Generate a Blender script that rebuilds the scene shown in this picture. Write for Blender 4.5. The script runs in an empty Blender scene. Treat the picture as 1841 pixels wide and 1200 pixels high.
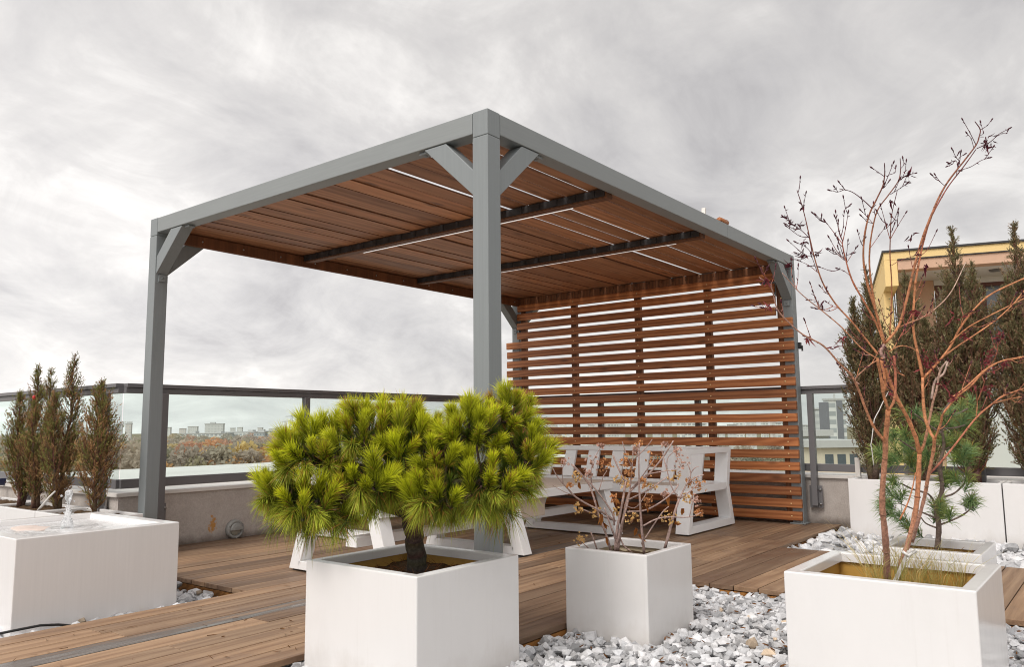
import bpy, bmesh, math, random
import numpy as np
from mathutils import Vector, Matrix, noise
random.seed(7); RNG = np.random.default_rng(7)
C = bpy.context.scene.collection
sc = bpy.context.scene

# ------------------------------------------------------------------ camera
FPX, CX, CY = 1414.86, 920.5, 600.0
CAM = np.array([-2.897, -2.413, 0.9]); YAW, PIT, ROL = 0.66473, 0.1182, -0.00923
def basis():
    f = np.array([math.cos(PIT)*math.cos(YAW), math.cos(PIT)*math.sin(YAW), math.sin(PIT)])
    r = np.array([math.sin(YAW), -math.cos(YAW), 0]); u = np.cross(r, f)
    return r*math.cos(ROL)+u*math.sin(ROL), -r*math.sin(ROL)+u*math.cos(ROL), f
RI, UP, FW = basis()
def at(px, py, d):            # a point seen at photo pixel (px, py), d metres deep
    return CAM + d*(FW + RI*(px-CX)/FPX - UP*(py-CY)/FPX)
def az(px, d, z):             # a far point on the bearing of column px at range d
    v = FW + RI*(px-CX)/FPX; a = math.atan2(v[1], v[0])
    return np.array([CAM[0]+d*math.cos(a), CAM[1]+d*math.sin(a), z])
cam = bpy.data.cameras.new('camera'); co = bpy.data.objects.new('camera', cam); C.objects.link(co)
cam.sensor_width = 36; cam.lens = 36*FPX/1841; cam.clip_start = 0.05; cam.clip_end = 9000
M = Matrix(((RI[0], UP[0], -FW[0], CAM[0]), (RI[1], UP[1], -FW[1], CAM[1]), (RI[2], UP[2], -FW[2], CAM[2]), (0, 0, 0, 1)))
co.matrix_world = M; sc.camera = co

# ------------------------------------------------------------------ materials
def new_mat(name):
    m = bpy.data.materials.new(name); m.use_nodes = True
    nt = m.node_tree; b = nt.nodes['Principled BSDF']
    return m, nt, b
def N(nt, typ, **kw):
    n = nt.nodes.new(typ)
    for k, v in kw.items():
        if k in n.inputs: n.inputs[k].default_value = v
        else: setattr(n, k, v)
    return n
def L(nt, a, b): nt.links.new(a, b)
def ramp(nt, fac, stops):
    r = nt.nodes.new('ShaderNodeValToRGB'); e = r.color_ramp.elements
    while len(e) < len(stops): e.new(0.5)
    for q, (p, c) in zip(e, stops): q.position = p; q.color = (*c, 1) if len(c) == 3 else c
    L(nt, fac, r.inputs[0]); return r.outputs[0]
def mixc(nt, fac, a, b, mode='MIX'):
    n = nt.nodes.new('ShaderNodeMix'); n.data_type = 'RGBA'; n.blend_type = mode
    for s, v in ((n.inputs[0], fac), (n.inputs[6], a), (n.inputs[7], b)):
        if isinstance(v, (int, float)): s.default_value = v
        elif isinstance(v, tuple): s.default_value = (*v, 1)
        else: L(nt, v, s)
    return n.outputs[2]
def coords(nt, scale=(1, 1, 1), kind='Object'):
    t = nt.nodes.new('ShaderNodeTexCoord'); m = nt.nodes.new('ShaderNodeMapping'); m.inputs['Scale'].default_value = scale
    L(nt, t.outputs[kind], m.inputs[0]); return m.outputs[0]
def noise_n(nt, vec, scale, detail=4, rough=.55, dist=0):
    n = N(nt, 'ShaderNodeTexNoise', Scale=scale, Detail=detail, Roughness=rough, Distortion=dist); L(nt, vec, n.inputs['Vector']); return n.outputs['Fac']
def attr(nt, name='col'):
    a = nt.nodes.new('ShaderNodeAttribute'); a.attribute_name = name; return a
def bump(nt, b, h, strength=.3, dist=.01):
    n = N(nt, 'ShaderNodeBump', Strength=strength, Distance=dist); L(nt, h, n.inputs['Height']); L(nt, n.outputs[0], b.inputs['Normal'])

def paint(name, c, rough=.45, var=.12, streak=(3, 3, 3), spec=.5, bumpy=0, dirt=0):
    m, nt, b = new_mat(name)
    v = coords(nt, streak); f = noise_n(nt, v, 3, 6, .6)
    col = mixc(nt, f, tuple(x*(1-var) for x in c), tuple(min(1, x*(1+var)) for x in c))
    if dirt:
        f2 = noise_n(nt, coords(nt, (1, 1, 1)), 1.3, 8, .7)
        r = ramp(nt, f2, [(.5, (0, 0, 0)), (.75, (1, 1, 1))])
        mm = N(nt, 'ShaderNodeMath', operation='MULTIPLY'); L(nt, r, mm.inputs[0]); mm.inputs[1].default_value = dirt
        col = mixc(nt, mm.outputs[0], col, (.35, .3, .25))
    L(nt, col, b.inputs['Base Color'])
    r2 = ramp(nt, f, [(.2, (rough*.8,)*3), (.8, (min(1, rough*1.25),)*3)]); L(nt, r2, b.inputs['Roughness'])
    b.inputs['Specular IOR Level'].default_value = spec
    if bumpy: bump(nt, b, noise_n(nt, coords(nt), 60, 5), bumpy, .004)
    return m
def wood(name, dark, light, axis, rough=.6, fine=1.0, stain=None, knots=True, rings=.35, streak=26):
    # grain runs along axis; per-board tone from attribute "col" (r: tone, g/b: offsets)
    m, nt, b = new_mat(name)
    a = attr(nt); t = nt.nodes.new('ShaderNodeTexCoord')
    off = N(nt, 'ShaderNodeVectorMath', operation='MULTIPLY_ADD'); L(nt, a.outputs['Color'], off.inputs[0]); off.inputs[1].default_value = (37, 53, 71); L(nt, t.outputs['Object'], off.inputs[2])
    s = [streak*fine]*3; s[axis] = 1.1*fine
    mp = N(nt, 'ShaderNodeMapping', Scale=tuple(s)); L(nt, off.outputs[0], mp.inputs[0])
    g = noise_n(nt, mp.outputs[0], 2.2, 6, .58, 1.0)
    s2 = [7*fine]*3; s2[axis] = .8*fine
    mp2 = N(nt, 'ShaderNodeMapping', Scale=tuple(s2)); L(nt, off.outputs[0], mp2.inputs[0])
    w = N(nt, 'ShaderNodeTexWave', wave_type='RINGS', Scale=1.3, Distortion=5.5, Detail=3); w.inputs['Detail Scale'].default_value = 1.2
    L(nt, mp2.outputs[0], w.inputs[0])
    gg = mixc(nt, rings, g, w.outputs['Fac'])
    col = ramp(nt, gg, [(.25, dark), (.75, light)])
    sp = nt.nodes.new('ShaderNodeSeparateColor'); L(nt, a.outputs['Color'], sp.inputs[0])
    tone = ramp(nt, sp.outputs[0], [(0, (.62, .60, .60)), (.3, (.84, .80, .78)), (.6, (1, .99, .97)), (.85, (1.12, 1.04, .96)), (1, (1.25, 1.2, 1.14))])
    col = mixc(nt, 1.0, col, tone, 'MULTIPLY')
    if knots:
        s3 = [9]*3; s3[axis] = 3.0
        mp3 = N(nt, 'ShaderNodeMapping', Scale=tuple(s3)); L(nt, off.outputs[0], mp3.inputs[0])
        vo = N(nt, 'ShaderNodeTexVoronoi', Scale=.8); L(nt, mp3.outputs[0], vo.inputs['Vector'])
        kf = ramp(nt, vo.outputs['Distance'], [(.05, (1, 1, 1)), (.20, (0, 0, 0))])
        col = mixc(nt, mixc(nt, .75, (0, 0, 0), kf), col, tuple(x*.4 for x in dark))
    if stain:
        f2 = noise_n(nt, coords(nt, (.9, 1.6, 1)), 1.1, 7, .65, .6)
        r = ramp(nt, f2, [(.50, (0, 0, 0)), (.68, (1, 1, 1))])
        col = mixc(nt, mixc(nt, .7, (0, 0, 0), r), col, stain)
        rr = ramp(nt, f2, [(.5, (rough,)*3), (.68, (rough*.5,)*3)]); L(nt, rr, b.inputs['Roughness'])
    else:
        b.inputs['Roughness'].default_value = rough
    L(nt, col, b.inputs['Base Color']); b.inputs['Specular IOR Level'].default_value = .35
    bump(nt, b, g, .35, .003)
    return m
def attr_mat(name, rough=.6, trans=0.0, spec=.3, gain=1.0, vary=0, vc=.5):
    m, nt, b = new_mat(name); a = attr(nt); col = a.outputs['Color']
    if vary:
        f = noise_n(nt, coords(nt), vary, 5, .6); col = mixc(nt, 1.0, col, ramp(nt, f, [(.28, (1-vc, 1-vc, 1-vc)), (.5, (1, 1, 1)), (.72, (1+vc, 1+vc, 1+vc*1.05))]), 'MULTIPLY')
    L(nt, col, b.inputs['Base Color']); b.inputs['Roughness'].default_value = rough; b.inputs['Specular IOR Level'].default_value = spec
    if trans:
        tr = nt.nodes.new('ShaderNodeBsdfTranslucent'); L(nt, col, tr.inputs[0]); mx = nt.nodes.new('ShaderNodeMixShader'); mx.inputs[0].default_value = trans
        o = nt.nodes['Material Output']; L(nt, b.outputs[0], mx.inputs[1]); L(nt, tr.outputs[0], mx.inputs[2]); L(nt, mx.outputs[0], o.inputs[0])
    return m

MAT = {}
MAT['grey'] = paint('grey_painted_steel', (.225, .245, .250), .42, .13, (22, 22, .8))
MAT['grey_h'] = paint('grey_painted_beam', (.245, .262, .262), .45, .15, (.9, .9, 26))
MAT['rail'] = paint('grey_rail_paint', (.165, .158, .163), .4, .06, (2, 2, 2))
MAT['metal'] = paint('bare_steel', (.45, .45, .45), .3, .1); MAT['metal'].node_tree.nodes['Principled BSDF'].inputs['Metallic'].default_value = 1
MAT['dark_metal'] = paint('dark_channel_steel', (.035, .034, .036), .4, .15, (4, 4, 4))
MAT['white'] = paint('white_gelcoat', (.765, .75, .74), .17, .03, (5, 5, 1.2), .5, 0, .10)
def weather(m, amount=.4):
    nt = m.node_tree; b = nt.nodes['Principled BSDF']; src = b.inputs['Base Color'].links[0].from_socket
    t = nt.nodes.new('ShaderNodeTexCoord'); sz = nt.nodes.new('ShaderNodeSeparateXYZ'); L(nt, t.outputs['Object'], sz.inputs[0])
    f = noise_n(nt, coords(nt, (1, 1, .6)), 9, 8, .7)
    a = N(nt, 'ShaderNodeMath', operation='MULTIPLY_ADD'); L(nt, f, a.inputs[0]); a.inputs[1].default_value = .26; L(nt, sz.outputs[2], a.inputs[2])
    n = N(nt, 'ShaderNodeMapRange'); L(nt, a.outputs[0], n.inputs[0]); n.inputs[1].default_value = .04; n.inputs[2].default_value = .20; n.inputs[3].default_value = amount; n.inputs[4].default_value = 0
    col = mixc(nt, n.outputs[0], src, (.45, .39, .33))
    st_ = noise_n(nt, coords(nt, (16, 16, .7)), 2.2, 6, .65); r = ramp(nt, st_, [(.58, (0, 0, 0)), (.78, (1, 1, 1))])
    col = mixc(nt, mixc(nt, .14, (0, 0, 0), r), col, (.5, .46, .42))
    L(nt, col, b.inputs['Base Color'])
weather(MAT['white'])
MAT['white_old'] = paint('white_gelcoat_streaked', (.775, .757, .748), .22, .05, (30, 30, .9), .5, 0, .05)
MAT['white_frame'] = paint('white_powder_coat', (.84, .84, .84), .4, .04, (6, 6, 6))
MAT['ochre'] = paint('ochre_resin_inner_wall', (.52, .30, .07), .5, .35, (2, 2, 5), .4, .2)
MAT['cream_in'] = paint('cream_resin_inner_wall', (.62, .52, .36), .5, .2, (2, 2, 4), .4, .2)
MAT['beige'] = paint('beige_composite', (.60, .50, .42), .6, .12, (2, 12, 2))
MAT['deck'] = wood('weathered_deck', (.195, .118, .072), (.385, .265, .172), 0, .6, .7, (.15, .085, .055), False, .2)
MAT['deck_edge'] = wood('orange_edge_board', (.20, .085, .02), (.36, .17, .05), 0, .6)
MAT['cedar'] = wood('cedar_slats', (.29, .097, .032), (.52, .21, .082), 1, .5, .8, None, True, .4, 15)
MAT['roofwood'] = wood('roof_boards_stained', (.30, .132, .063), (.50, .245, .125), 0, .55, .8, None, True, .30, 8)
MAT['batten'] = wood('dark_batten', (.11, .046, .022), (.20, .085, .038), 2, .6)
MAT['screw'] = paint('brass_screw', (.8, .6, .3), .3, .05)
MAT['rock'] = attr_mat('white_marble_gravel', .75, 0, .3, 1, 45, .2)
MAT['soil'] = paint('dry_soil', (.09, .055, .03), .9, .5, (20, 20, 20), .1, .8)
MAT['bed'] = paint('gravel_bed', (.30, .29, .28), .9, .4, (12, 12, 12), .1, .8)
MAT['bark'] = attr_mat('bark', .85, 0, .2, 1, 70)
MAT['stem'] = attr_mat('stem', .6, 0, .3, 1, 110)
MAT['leaf'] = attr_mat('foliage', .5, .3, .35)
MAT['petal'] = attr_mat('dry_petals', .8, .35, .2)
MAT['far'] = attr_mat('far_foliage', .9, .5, .05)
MAT['black'] = paint('black_rubber', (.02, .02, .02), .5, .1)
MAT['roofwhite'] = paint('white_roof_membrane', (.66, .645, .62), .5, .12, (1, 1, 1), .3, 0, .3)
MAT['coping'] = paint('pale_coping_sheet', (.70, .67, .63), .4, .06, (2, 2, 2), .4, 0, .15)
MAT['yellow'] = paint('yellow_render', (.84, .62, .29), .8, .06, (3, 3, 3), .2, .2, .12)
MAT['tan'] = paint('tan_fascia', (.62, .40, .28), .6, .12, (3, 3, 3), .3, 0, .15)
MAT['soffit'] = paint('white_soffit', (.72, .70, .68), .7, .03)
MAT['brown'] = paint('brown_window_frame', (.13, .045, .03), .5, .15)
MAT['navy'] = paint('navy_steel', (.012, .018, .06), .4, .1)
MAT['lampgrey'] = paint('cast_lamp_housing', (.30, .30, .285), .45, .15, (8, 8, 8))
MAT['lampglass'] = paint('frosted_lamp_glass', (.34, .32, .27), .25, .2, (8, 8, 8))
MAT['red'] = paint('red_plastic', (.5, .02, .02), .4, .1)
MAT['pinkstone'] = paint('pink_beige_stone', (.66, .55, .49), .6, .25, (12, 12, 12), .3, .4)
MAT['darkglass'] = paint('dark_window_glass', (.10, .12, .14), .08, .2, (1, 1, 1), .8)

def mat_concrete():
    m, nt, b = new_mat('rendered_parapet'); v = coords(nt)
    f = noise_n(nt, v, 9, 9, .7); g = noise_n(nt, v, 90, 4, .6)
    col = ramp(nt, f, [(.3, (.44, .385, .345)), (.7, (.58, .53, .49))])
    col = mixc(nt, .25, col, ramp(nt, g, [(.35, (.25, .22, .2)), (.65, (.6, .56, .52))]))
    # rusty blotch low on the wall near the lamp
    t = nt.nodes.new('ShaderNodeTexCoord'); sub = N(nt, 'ShaderNodeVectorMath', operation='SUBTRACT'); L(nt, t.outputs['Object'], sub.inputs[0]); sub.inputs[1].default_value = (.745, 3.56, .135)
    sc_ = N(nt, 'ShaderNodeVectorMath', operation='MULTIPLY'); L(nt, sub.outputs[0], sc_.inputs[0]); sc_.inputs[1].default_value = (24, 8, 11)
    ln = N(nt, 'ShaderNodeVectorMath', operation='LENGTH'); L(nt, sc_.outputs[0], ln.inputs[0])
    ad = N(nt, 'ShaderNodeMath', operation='MULTIPLY_ADD'); L(nt, noise_n(nt, v, 38, 3), ad.inputs[0]); ad.inputs[1].default_value = 2.6; L(nt, ln.outputs['Value'], ad.inputs[2])
    col = mixc(nt, ramp(nt, ad.outputs[0], [(.0, (1, 1, 1)), (1.0, (0, 0, 0))]) if False else None or mask(nt, ad.outputs[0], 1.75, 2.1), col, (.50, .25, .07))
    # darker uneven line near the deck
    sz = nt.nodes.new('ShaderNodeSeparateXYZ'); L(nt, t.outputs['Object'], sz.inputs[0])
    ad2 = N(nt, 'ShaderNodeMath', operation='MULTIPLY_ADD'); L(nt, noise_n(nt, v, 6, 6, .7), ad2.inputs[0]); ad2.inputs[1].default_value = .14; L(nt, sz.outputs[2], ad2.inputs[2])
    col = mixc(nt, mask(nt, ad2.outputs[0], .07, .14), col, (.20, .165, .14))
    L(nt, col, b.inputs['Base Color']); b.inputs['Roughness'].default_value = .9; bump(nt, b, g, .5, .004)
    return m
def mask(nt, val, lo, hi):      # 1 below lo, 0 above hi
    n = N(nt, 'ShaderNodeMapRange'); L(nt, val, n.inputs[0]); n.inputs[1].default_value = lo; n.inputs[2].default_value = hi; n.inputs[3].default_value = 1; n.inputs[4].default_value = 0
    return n.outputs[0]
MAT['concrete'] = mat_concrete()
def mat_glass():
    m, nt, b = new_mat('tinted_balustrade_glass')
    tr = nt.nodes.new('ShaderNodeBsdfTransparent'); tr.inputs[0].default_value = (.90, .945, .93, 1)
    gl = N(nt, 'ShaderNodeBsdfGlossy', Roughness=.02); gl.inputs[0].default_value = (.9, 1, .98, 1)
    fr = N(nt, 'ShaderNodeFresnel', IOR=1.45); mx = nt.nodes.new('ShaderNodeMixShader')
    mu = N(nt, 'ShaderNodeMath', operation='MULTIPLY'); L(nt, fr.outputs[0], mu.inputs[0]); mu.inputs[1].default_value = .22
    L(nt, mu.outputs[0], mx.inputs[0]); L(nt, tr.outputs[0], mx.inputs[1]); L(nt, gl.outputs[0], mx.inputs[2]); L(nt, mx.outputs[0], nt.nodes['Material Output'].inputs[0])
    return m
MAT['glass'] = mat_glass()
def mat_water():
    m, nt, b = new_mat('shallow_water'); b.inputs['Base Color'].default_value = (.74, .735, .73, 1); b.inputs['Roughness'].default_value = .06
    w = noise_n(nt, coords(nt), 26, 4, .6, .5); bump(nt, b, w, .6, .01)
    col = ramp(nt, noise_n(nt, coords(nt), 9, 5), [(.35, (.62, .61, .61)), (.65, (.82, .82, .82))]); L(nt, col, b.inputs['Base Color'])
    return m
MAT['water'] = mat_water()
def mat_spray():
    m, nt, b = new_mat('bubbling_water'); b.inputs['Base Color'].default_value = (.93, .94, .95, 1); b.inputs['Roughness'].default_value = .04
    b.inputs['Transmission Weight'].default_value = .8; b.inputs['IOR'].default_value = 1.33
    f = noise_n(nt, coords(nt), 60, 3); bump(nt, b, f, .6, .01)
    return m
MAT['spray'] = mat_spray()
def mat_facade(name, wall, win, sx, sz, haze=.35):
    m, nt, b = new_mat(name)
    v = coords(nt, (1, 1, 1)); sp = nt.nodes.new('ShaderNodeSeparateXYZ'); L(nt, v, sp.inputs[0])
    add = N(nt, 'ShaderNodeMath', operation='ADD'); L(nt, sp.outputs[0], add.inputs[0]); L(nt, sp.outputs[1], add.inputs[1])
    cmb = nt.nodes.new('ShaderNodeCombineXYZ'); L(nt, add.outputs[0], cmb.inputs[0]); L(nt, sp.outputs[2], cmb.inputs[1])
    br = N(nt, 'ShaderNodeTexBrick', offset=0.0, Scale=1.0); br.inputs['Brick Width'].default_value = sx; br.inputs['Row Height'].default_value = sz
    br.inputs['Mortar Size'].default_value = .75; br.inputs['Mortar Smooth'].default_value = .15
    br.inputs['Color1'].default_value = (*win, 1); br.inputs['Color2'].default_value = (*[x*1.5 for x in win], 1); br.inputs['Mortar'].default_value = (*wall, 1)
    L(nt, cmb.outputs[0], br.inputs['Vector'])
    f = noise_n(nt, coords(nt), .06, 4)
    col = mixc(nt, 1.0, br.outputs['Color'], ramp(nt, f, [(.3, (.85, .85, .85)), (.7, (1.1, 1.1, 1.1))]), 'MULTIPLY')
    L(nt, mixc(nt, min(.75, haze+.12), col, (.68, .675, .66)), b.inputs['Base Color']); b.inputs['Roughness'].default_value = .9  # haze of distance is mixed into the wall colour
    return m
FAC = {'white': mat_facade('white_facade', (.74, .73, .70), (.22, .24, .25), 4.2, 3.2, .2),
       'grey': mat_facade('grey_facade', (.50, .50, .49), (.25, .26, .27), 3.4, 3.0, .35),
       'pale': mat_facade('pale_hazy_facade', (.66, .64, .62), (.36, .37, .38), 3.6, 3.0, .5),
       'pink': mat_facade('pinkish_facade', (.62, .50, .46), (.34, .33, .33), 3.6, 3.0, .45),
       'dark': mat_facade('dark_glazed_facade', (.42, .44, .44), (.10, .13, .15), 3.0, 3.2, .15)}
MAT['farroof'] = paint('far_roof', (.52, .51, .50), .9, .1, (.1, .1, .1))
MAT['redroof'] = paint('red_tile_roof', (.48, .21, .15), .8, .2, (.6, .6, .6))
MAT['cream'] = paint('cream_render', (.66, .58, .46), .8, .08, (.4, .4, .4))
MAT['shaft'] = paint('grey_window_shaft', (.20, .20, .22), .7, .2, (.3, .3, .3))

# ------------------------------------------------------------------ mesh helpers
class MB:
    def __init__(s): s.v = []; s.f = []; s.c = []; s.m = []; s.sm = []; s.pc = []
    def add(s, vs, fs, col=None, mi=0, smooth=False):
        if col is None: col = (random.random(), random.random(), random.random())
        o = len(s.v); s.v += [tuple(map(float, p)) for p in vs]; s.pc.append((o, o+len(vs), len(s.f), len(s.f)+len(fs)))
        for f in fs: s.f.append([o+i for i in f]); s.m.append(mi); s.sm.append(smooth)
        s.c += [col]*len(vs) if not isinstance(col, list) else col
    def box(s, x0, x1, y0, y1, z0, z1, col=None, mi=0):
        s.add([(x0, y0, z0), (x1, y0, z0), (x1, y1, z0), (x0, y1, z0), (x0, y0, z1), (x1, y0, z1), (x1, y1, z1), (x0, y1, z1)],
              [(3, 2, 1, 0), (4, 5, 6, 7), (0, 1, 5, 4), (1, 2, 6, 5), (2, 3, 7, 6), (3, 0, 4, 7)], col, mi)
    def obox(s, o, ex, ey, ez, col=None, mi=0):    # origin + three edge vectors
        o, ex, ey, ez = map(np.asarray, (o, ex, ey, ez))
        P = [o, o+ex, o+ex+ey, o+ey]; P += [p+ez for p in P]
        F = [(3, 2, 1, 0), (4, 5, 6, 7), (0, 1, 5, 4), (1, 2, 6, 5), (2, 3, 7, 6), (3, 0, 4, 7)]
        if np.dot(np.cross(ex, ey), ez) < 0: F = [f[::-1] for f in F]
        s.add(P, F, col, mi)
    def prism(s, poly, o, ea, eb, en, col=None, mi=0):  # polygon (a, b) in plane ea/eb extruded by en
        o, ea, eb, en = map(np.asarray, (o, ea, eb, en)); n = len(poly)
        P = [o+a*ea+b*eb for a, b in poly]; Q = [p+en for p in P]
        F = [tuple(range(n))[::-1], tuple(range(n, 2*n))]+[(i, (i+1) % n, n+(i+1) % n, n+i) for i in range(n)]
        area = sum(poly[i][0]*poly[(i+1) % n][1]-poly[(i+1) % n][0]*poly[i][1] for i in range(n))
        if np.dot(np.cross(ea, eb), en)*area < 0: F = [f[::-1] for f in F]
        s.add(P+Q, F, col, mi)
    def tube(s, pts, rad, n=7, col=None, mi=0, wob=0, cap=True):
        pts = [np.asarray(p, float) for p in pts]; k = len(pts)
        if not hasattr(rad, '__len__'): rad = [rad]*k
        if col is None: col = (.5, .5, .5)
        vs = []; fs = []; cs = []
        ref = np.array([0, 0, 1.0])
        for i in range(k):
            t = pts[min(i+1, k-1)]-pts[max(i-1, 0)]; t = t/(np.linalg.norm(t)+1e-9)
            if i == 0:
                a = np.cross(t, ref)
                if np.linalg.norm(a) < .1: a = np.cross(t, (1, 0, 0))
            else: a = a-t*np.dot(a, t)
            a = a/(np.linalg.norm(a)+1e-9); b = np.cross(t, a)
            cc = col[min(i, len(col)-1)] if isinstance(col, list) else col
            for j in range(n):
                th = 2*math.pi*j/n; r = rad[i]*(1+wob*random.uniform(-1, 1))
                vs.append(pts[i]+r*(math.cos(th)*a+math.sin(th)*b)); cs.append(cc)
        for i in range(k-1):
            for j in range(n): fs.append((i*n+j, i*n+(j+1) % n, (i+1)*n+(j+1) % n, (i+1)*n+j))
        if cap: fs += [tuple(range(n))[::-1], tuple(range((k-1)*n, k*n))]
        s.add(vs, fs, cs, mi, True)
    def lathe(s, prof, c, n=24, col=(.5, .5, .5), axis=2, mi=0):
        vs = []; fs = []; k = len(prof); c = np.asarray(c, float)
        ax = [(1, 2, 0), (2, 0, 1), (0, 1, 2)][axis]
        for r, h in prof:
            for j in range(n):
                p = [0, 0, 0]; th = 2*math.pi*j/n; p[ax[0]] = r*math.cos(th); p[ax[1]] = r*math.sin(th); p[ax[2]] = h; vs.append(c+p)
        for i in range(k-1):
            for j in range(n): fs.append((i*n+j, i*n+(j+1) % n, (i+1)*n+(j+1) % n, (i+1)*n+j))
        fs += [tuple(range(n))[::-1], tuple(range((k-1)*n, k*n))]
        s.add(vs, fs, col, mi, True)
    def build_each(s, name, mats, parent=None, bevel=0):
        out = []
        for (v0, v1, f0, f1) in s.pc:
            q = MB(); q.v = s.v[v0:v1]; q.c = s.c[v0:v1]; q.f = [[i-v0 for i in f] for f in s.f[f0:f1]]; q.m = s.m[f0:f1]; q.sm = s.sm[f0:f1]; out.append(q.build(name, mats, parent, bevel))
        return out
    def build(s, name, mats, parent=None, bevel=0, loc=None, seg=2):
        me = bpy.data.meshes.new(name); 
        V = np.array(s.v, dtype=np.float64)
        if loc is not None: V = V-np.asarray(loc)
        me.from_pydata([tuple(x) for x in V], [], s.f)
        ca = me.color_attributes.new('col', 'FLOAT_COLOR', 'POINT')
        buf = np.ones((len(s.v), 4), np.float32); buf[:, :3] = np.array(s.c, np.float32)[:, :3]; ca.data.foreach_set('color', buf.ravel())
        me.polygons.foreach_set('material_index', np.array(s.m, np.int32)); me.polygons.foreach_set('use_smooth', np.array(s.sm, bool))
        for m in (mats if isinstance(mats, list) else [mats]): me.materials.append(m)
        return link(name, me, parent, bevel, loc, seg)
def link(name, me, parent=None, bevel=0, loc=None, seg=2):
    o = bpy.data.objects.new(name, me); C.objects.link(o)
    if loc is not None: o.location = tuple(loc)
    if parent is not None:
        o.parent = parent
        o.matrix_parent_inverse = parent.matrix_basis.inverted()
        if parent.parent is not None: o.matrix_parent_inverse = (parent.parent.matrix_basis @ parent.matrix_parent_inverse @ parent.matrix_basis).inverted()
    if bevel:
        b = o.modifiers.new('bevel', 'BEVEL'); b.width = bevel; b.segments = seg; b.limit_method = 'ANGLE'; b.angle_limit = math.radians(40)
    return o
def mesh_np(name, V, F, col, mat, parent=None, smooth=False):     # V (n,3), F (m,k), col (n,3)
    me = bpy.data.meshes.new(name); n, (m, k) = len(V), F.shape
    me.vertices.add(n); me.vertices.foreach_set('co', np.asarray(V, np.float32).ravel())
    me.loops.add(m*k); me.loops.foreach_set('vertex_index', F.astype(np.int32).ravel())
    me.polygons.add(m); me.polygons.foreach_set('loop_start', np.arange(0, m*k, k, dtype=np.int32))
    me.polygons.foreach_set('use_smooth', np.full(m, smooth, bool))
    ca = me.color_attributes.new('col', 'FLOAT_COLOR', 'POINT'); buf = np.ones((n, 4), np.float32); buf[:, :3] = col; ca.data.foreach_set('color', buf.ravel())
    me.materials.append(mat); me.update(calc_edges=True); me.validate()
    return link(name, me, parent)
def thing(name, label, cat, loc=(0, 0, 0), group=None):
    o = bpy.data.objects.new(name, None); C.objects.link(o); o.location = tuple(map(float, loc)); o.empty_display_size = .1
    o['label'] = label; o['category'] = cat
    if group: o['group'] = group
    return o
def tag(o, label, cat, group=None):
    o['label'] = label; o['category'] = cat
    if group: o['group'] = group
    return o
def struct(o, kind='structure'): o['kind'] = kind; return o

# ------------------------------------------------------------------ needles and leaves (numpy)
class Blades:
    """many small leaf blades: each a bent two-segment sliver"""
    def __init__(s): s.V = []; s.Cc = []; s.n = 0
    def add(s, P, D, length, width, col0, col1, bend=None):
        P = np.asarray(P, float); n = len(P)
        D = D/np.linalg.norm(D, axis=1, keepdims=True)
        length = np.broadcast_to(np.asarray(length, float), (n,))[:, None]; width = np.broadcast_to(np.asarray(width, float), (n,))[:, None]
        A = np.cross(D, RNG.normal(size=(n, 3))); A /= np.linalg.norm(A, axis=1, keepdims=True)
        B = np.zeros((n, 3)) if bend is None else bend
        mid = P+D*length*.55+B*length*.25; tip = P+D*length+B*length
        V = np.stack([P-A*width*.4, P+A*width*.4, mid+A*width*.5, mid-A*width*.5, tip], 1)
        c0 = np.broadcast_to(np.asarray(col0, float), (n, 3)); c1 = np.broadcast_to(np.asarray(col1, float), (n, 3))
        Cc = np.stack([c0, c0, c0*.45+c1*.55, c0*.45+c1*.55, c1], 1)
        s.V.append(V.reshape(-1, 3)); s.Cc.append(Cc.reshape(-1, 3)); s.n += n
    def build(s, name, mat, parent=None):
        V = np.concatenate(s.V); Cc = np.concatenate(s.Cc); b = (np.arange(s.n)*5)[:, None]
        F = np.concatenate([b+np.array([[0, 1, 2]]), b+np.array([[0, 2, 3]]), b+np.array([[3, 2, 4]])])
        return mesh_np(name, V, F, np.clip(Cc, 0, 1), mat, parent)
def unit(v): v = np.asarray(v, float); return v/(np.linalg.norm(v)+1e-9)
def cone_dirs(axis, n, amin, amax):
    axis = unit(axis); a = unit(np.cross(axis, (.3, .5, .81))); b = np.cross(axis, a)
    th = RNG.uniform(0, 2*math.pi, n); al = np.radians(RNG.uniform(amin, amax, n))
    return axis*np.cos(al)[:, None]+(a*np.cos(th)[:, None]+b*np.sin(th)[:, None])*np.sin(al)[:, None]
def tuft(bl, base, axis, shoot, n, nl, w, c0, c1, droop=.08, amin=12, amax=62, dead=0.02):
    t = RNG.uniform(0, 1, n); P = np.asarray(base)+unit(axis)*(t*shoot)[:, None]
    D = cone_dirs(axis, n, amin, amax)
    k = (1-t)[:, None]*.5; D = D*(1-k*.2)+cone_dirs(axis, n, 40, 80)*k*.6
    bend = np.zeros((n, 3)); bend[:, 2] = -droop*RNG.uniform(.3, 1.6, n)
    j = RNG.uniform(.75, 1.2, (n, 1)); tt = t[:, None]
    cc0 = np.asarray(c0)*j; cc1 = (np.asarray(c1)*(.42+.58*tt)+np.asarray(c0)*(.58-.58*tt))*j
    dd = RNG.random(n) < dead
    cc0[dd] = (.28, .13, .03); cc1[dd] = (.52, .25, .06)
    bl.add(P, D, nl*RNG.uniform(.75, 1.12, n), w, cc0, cc1, bend)

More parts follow.
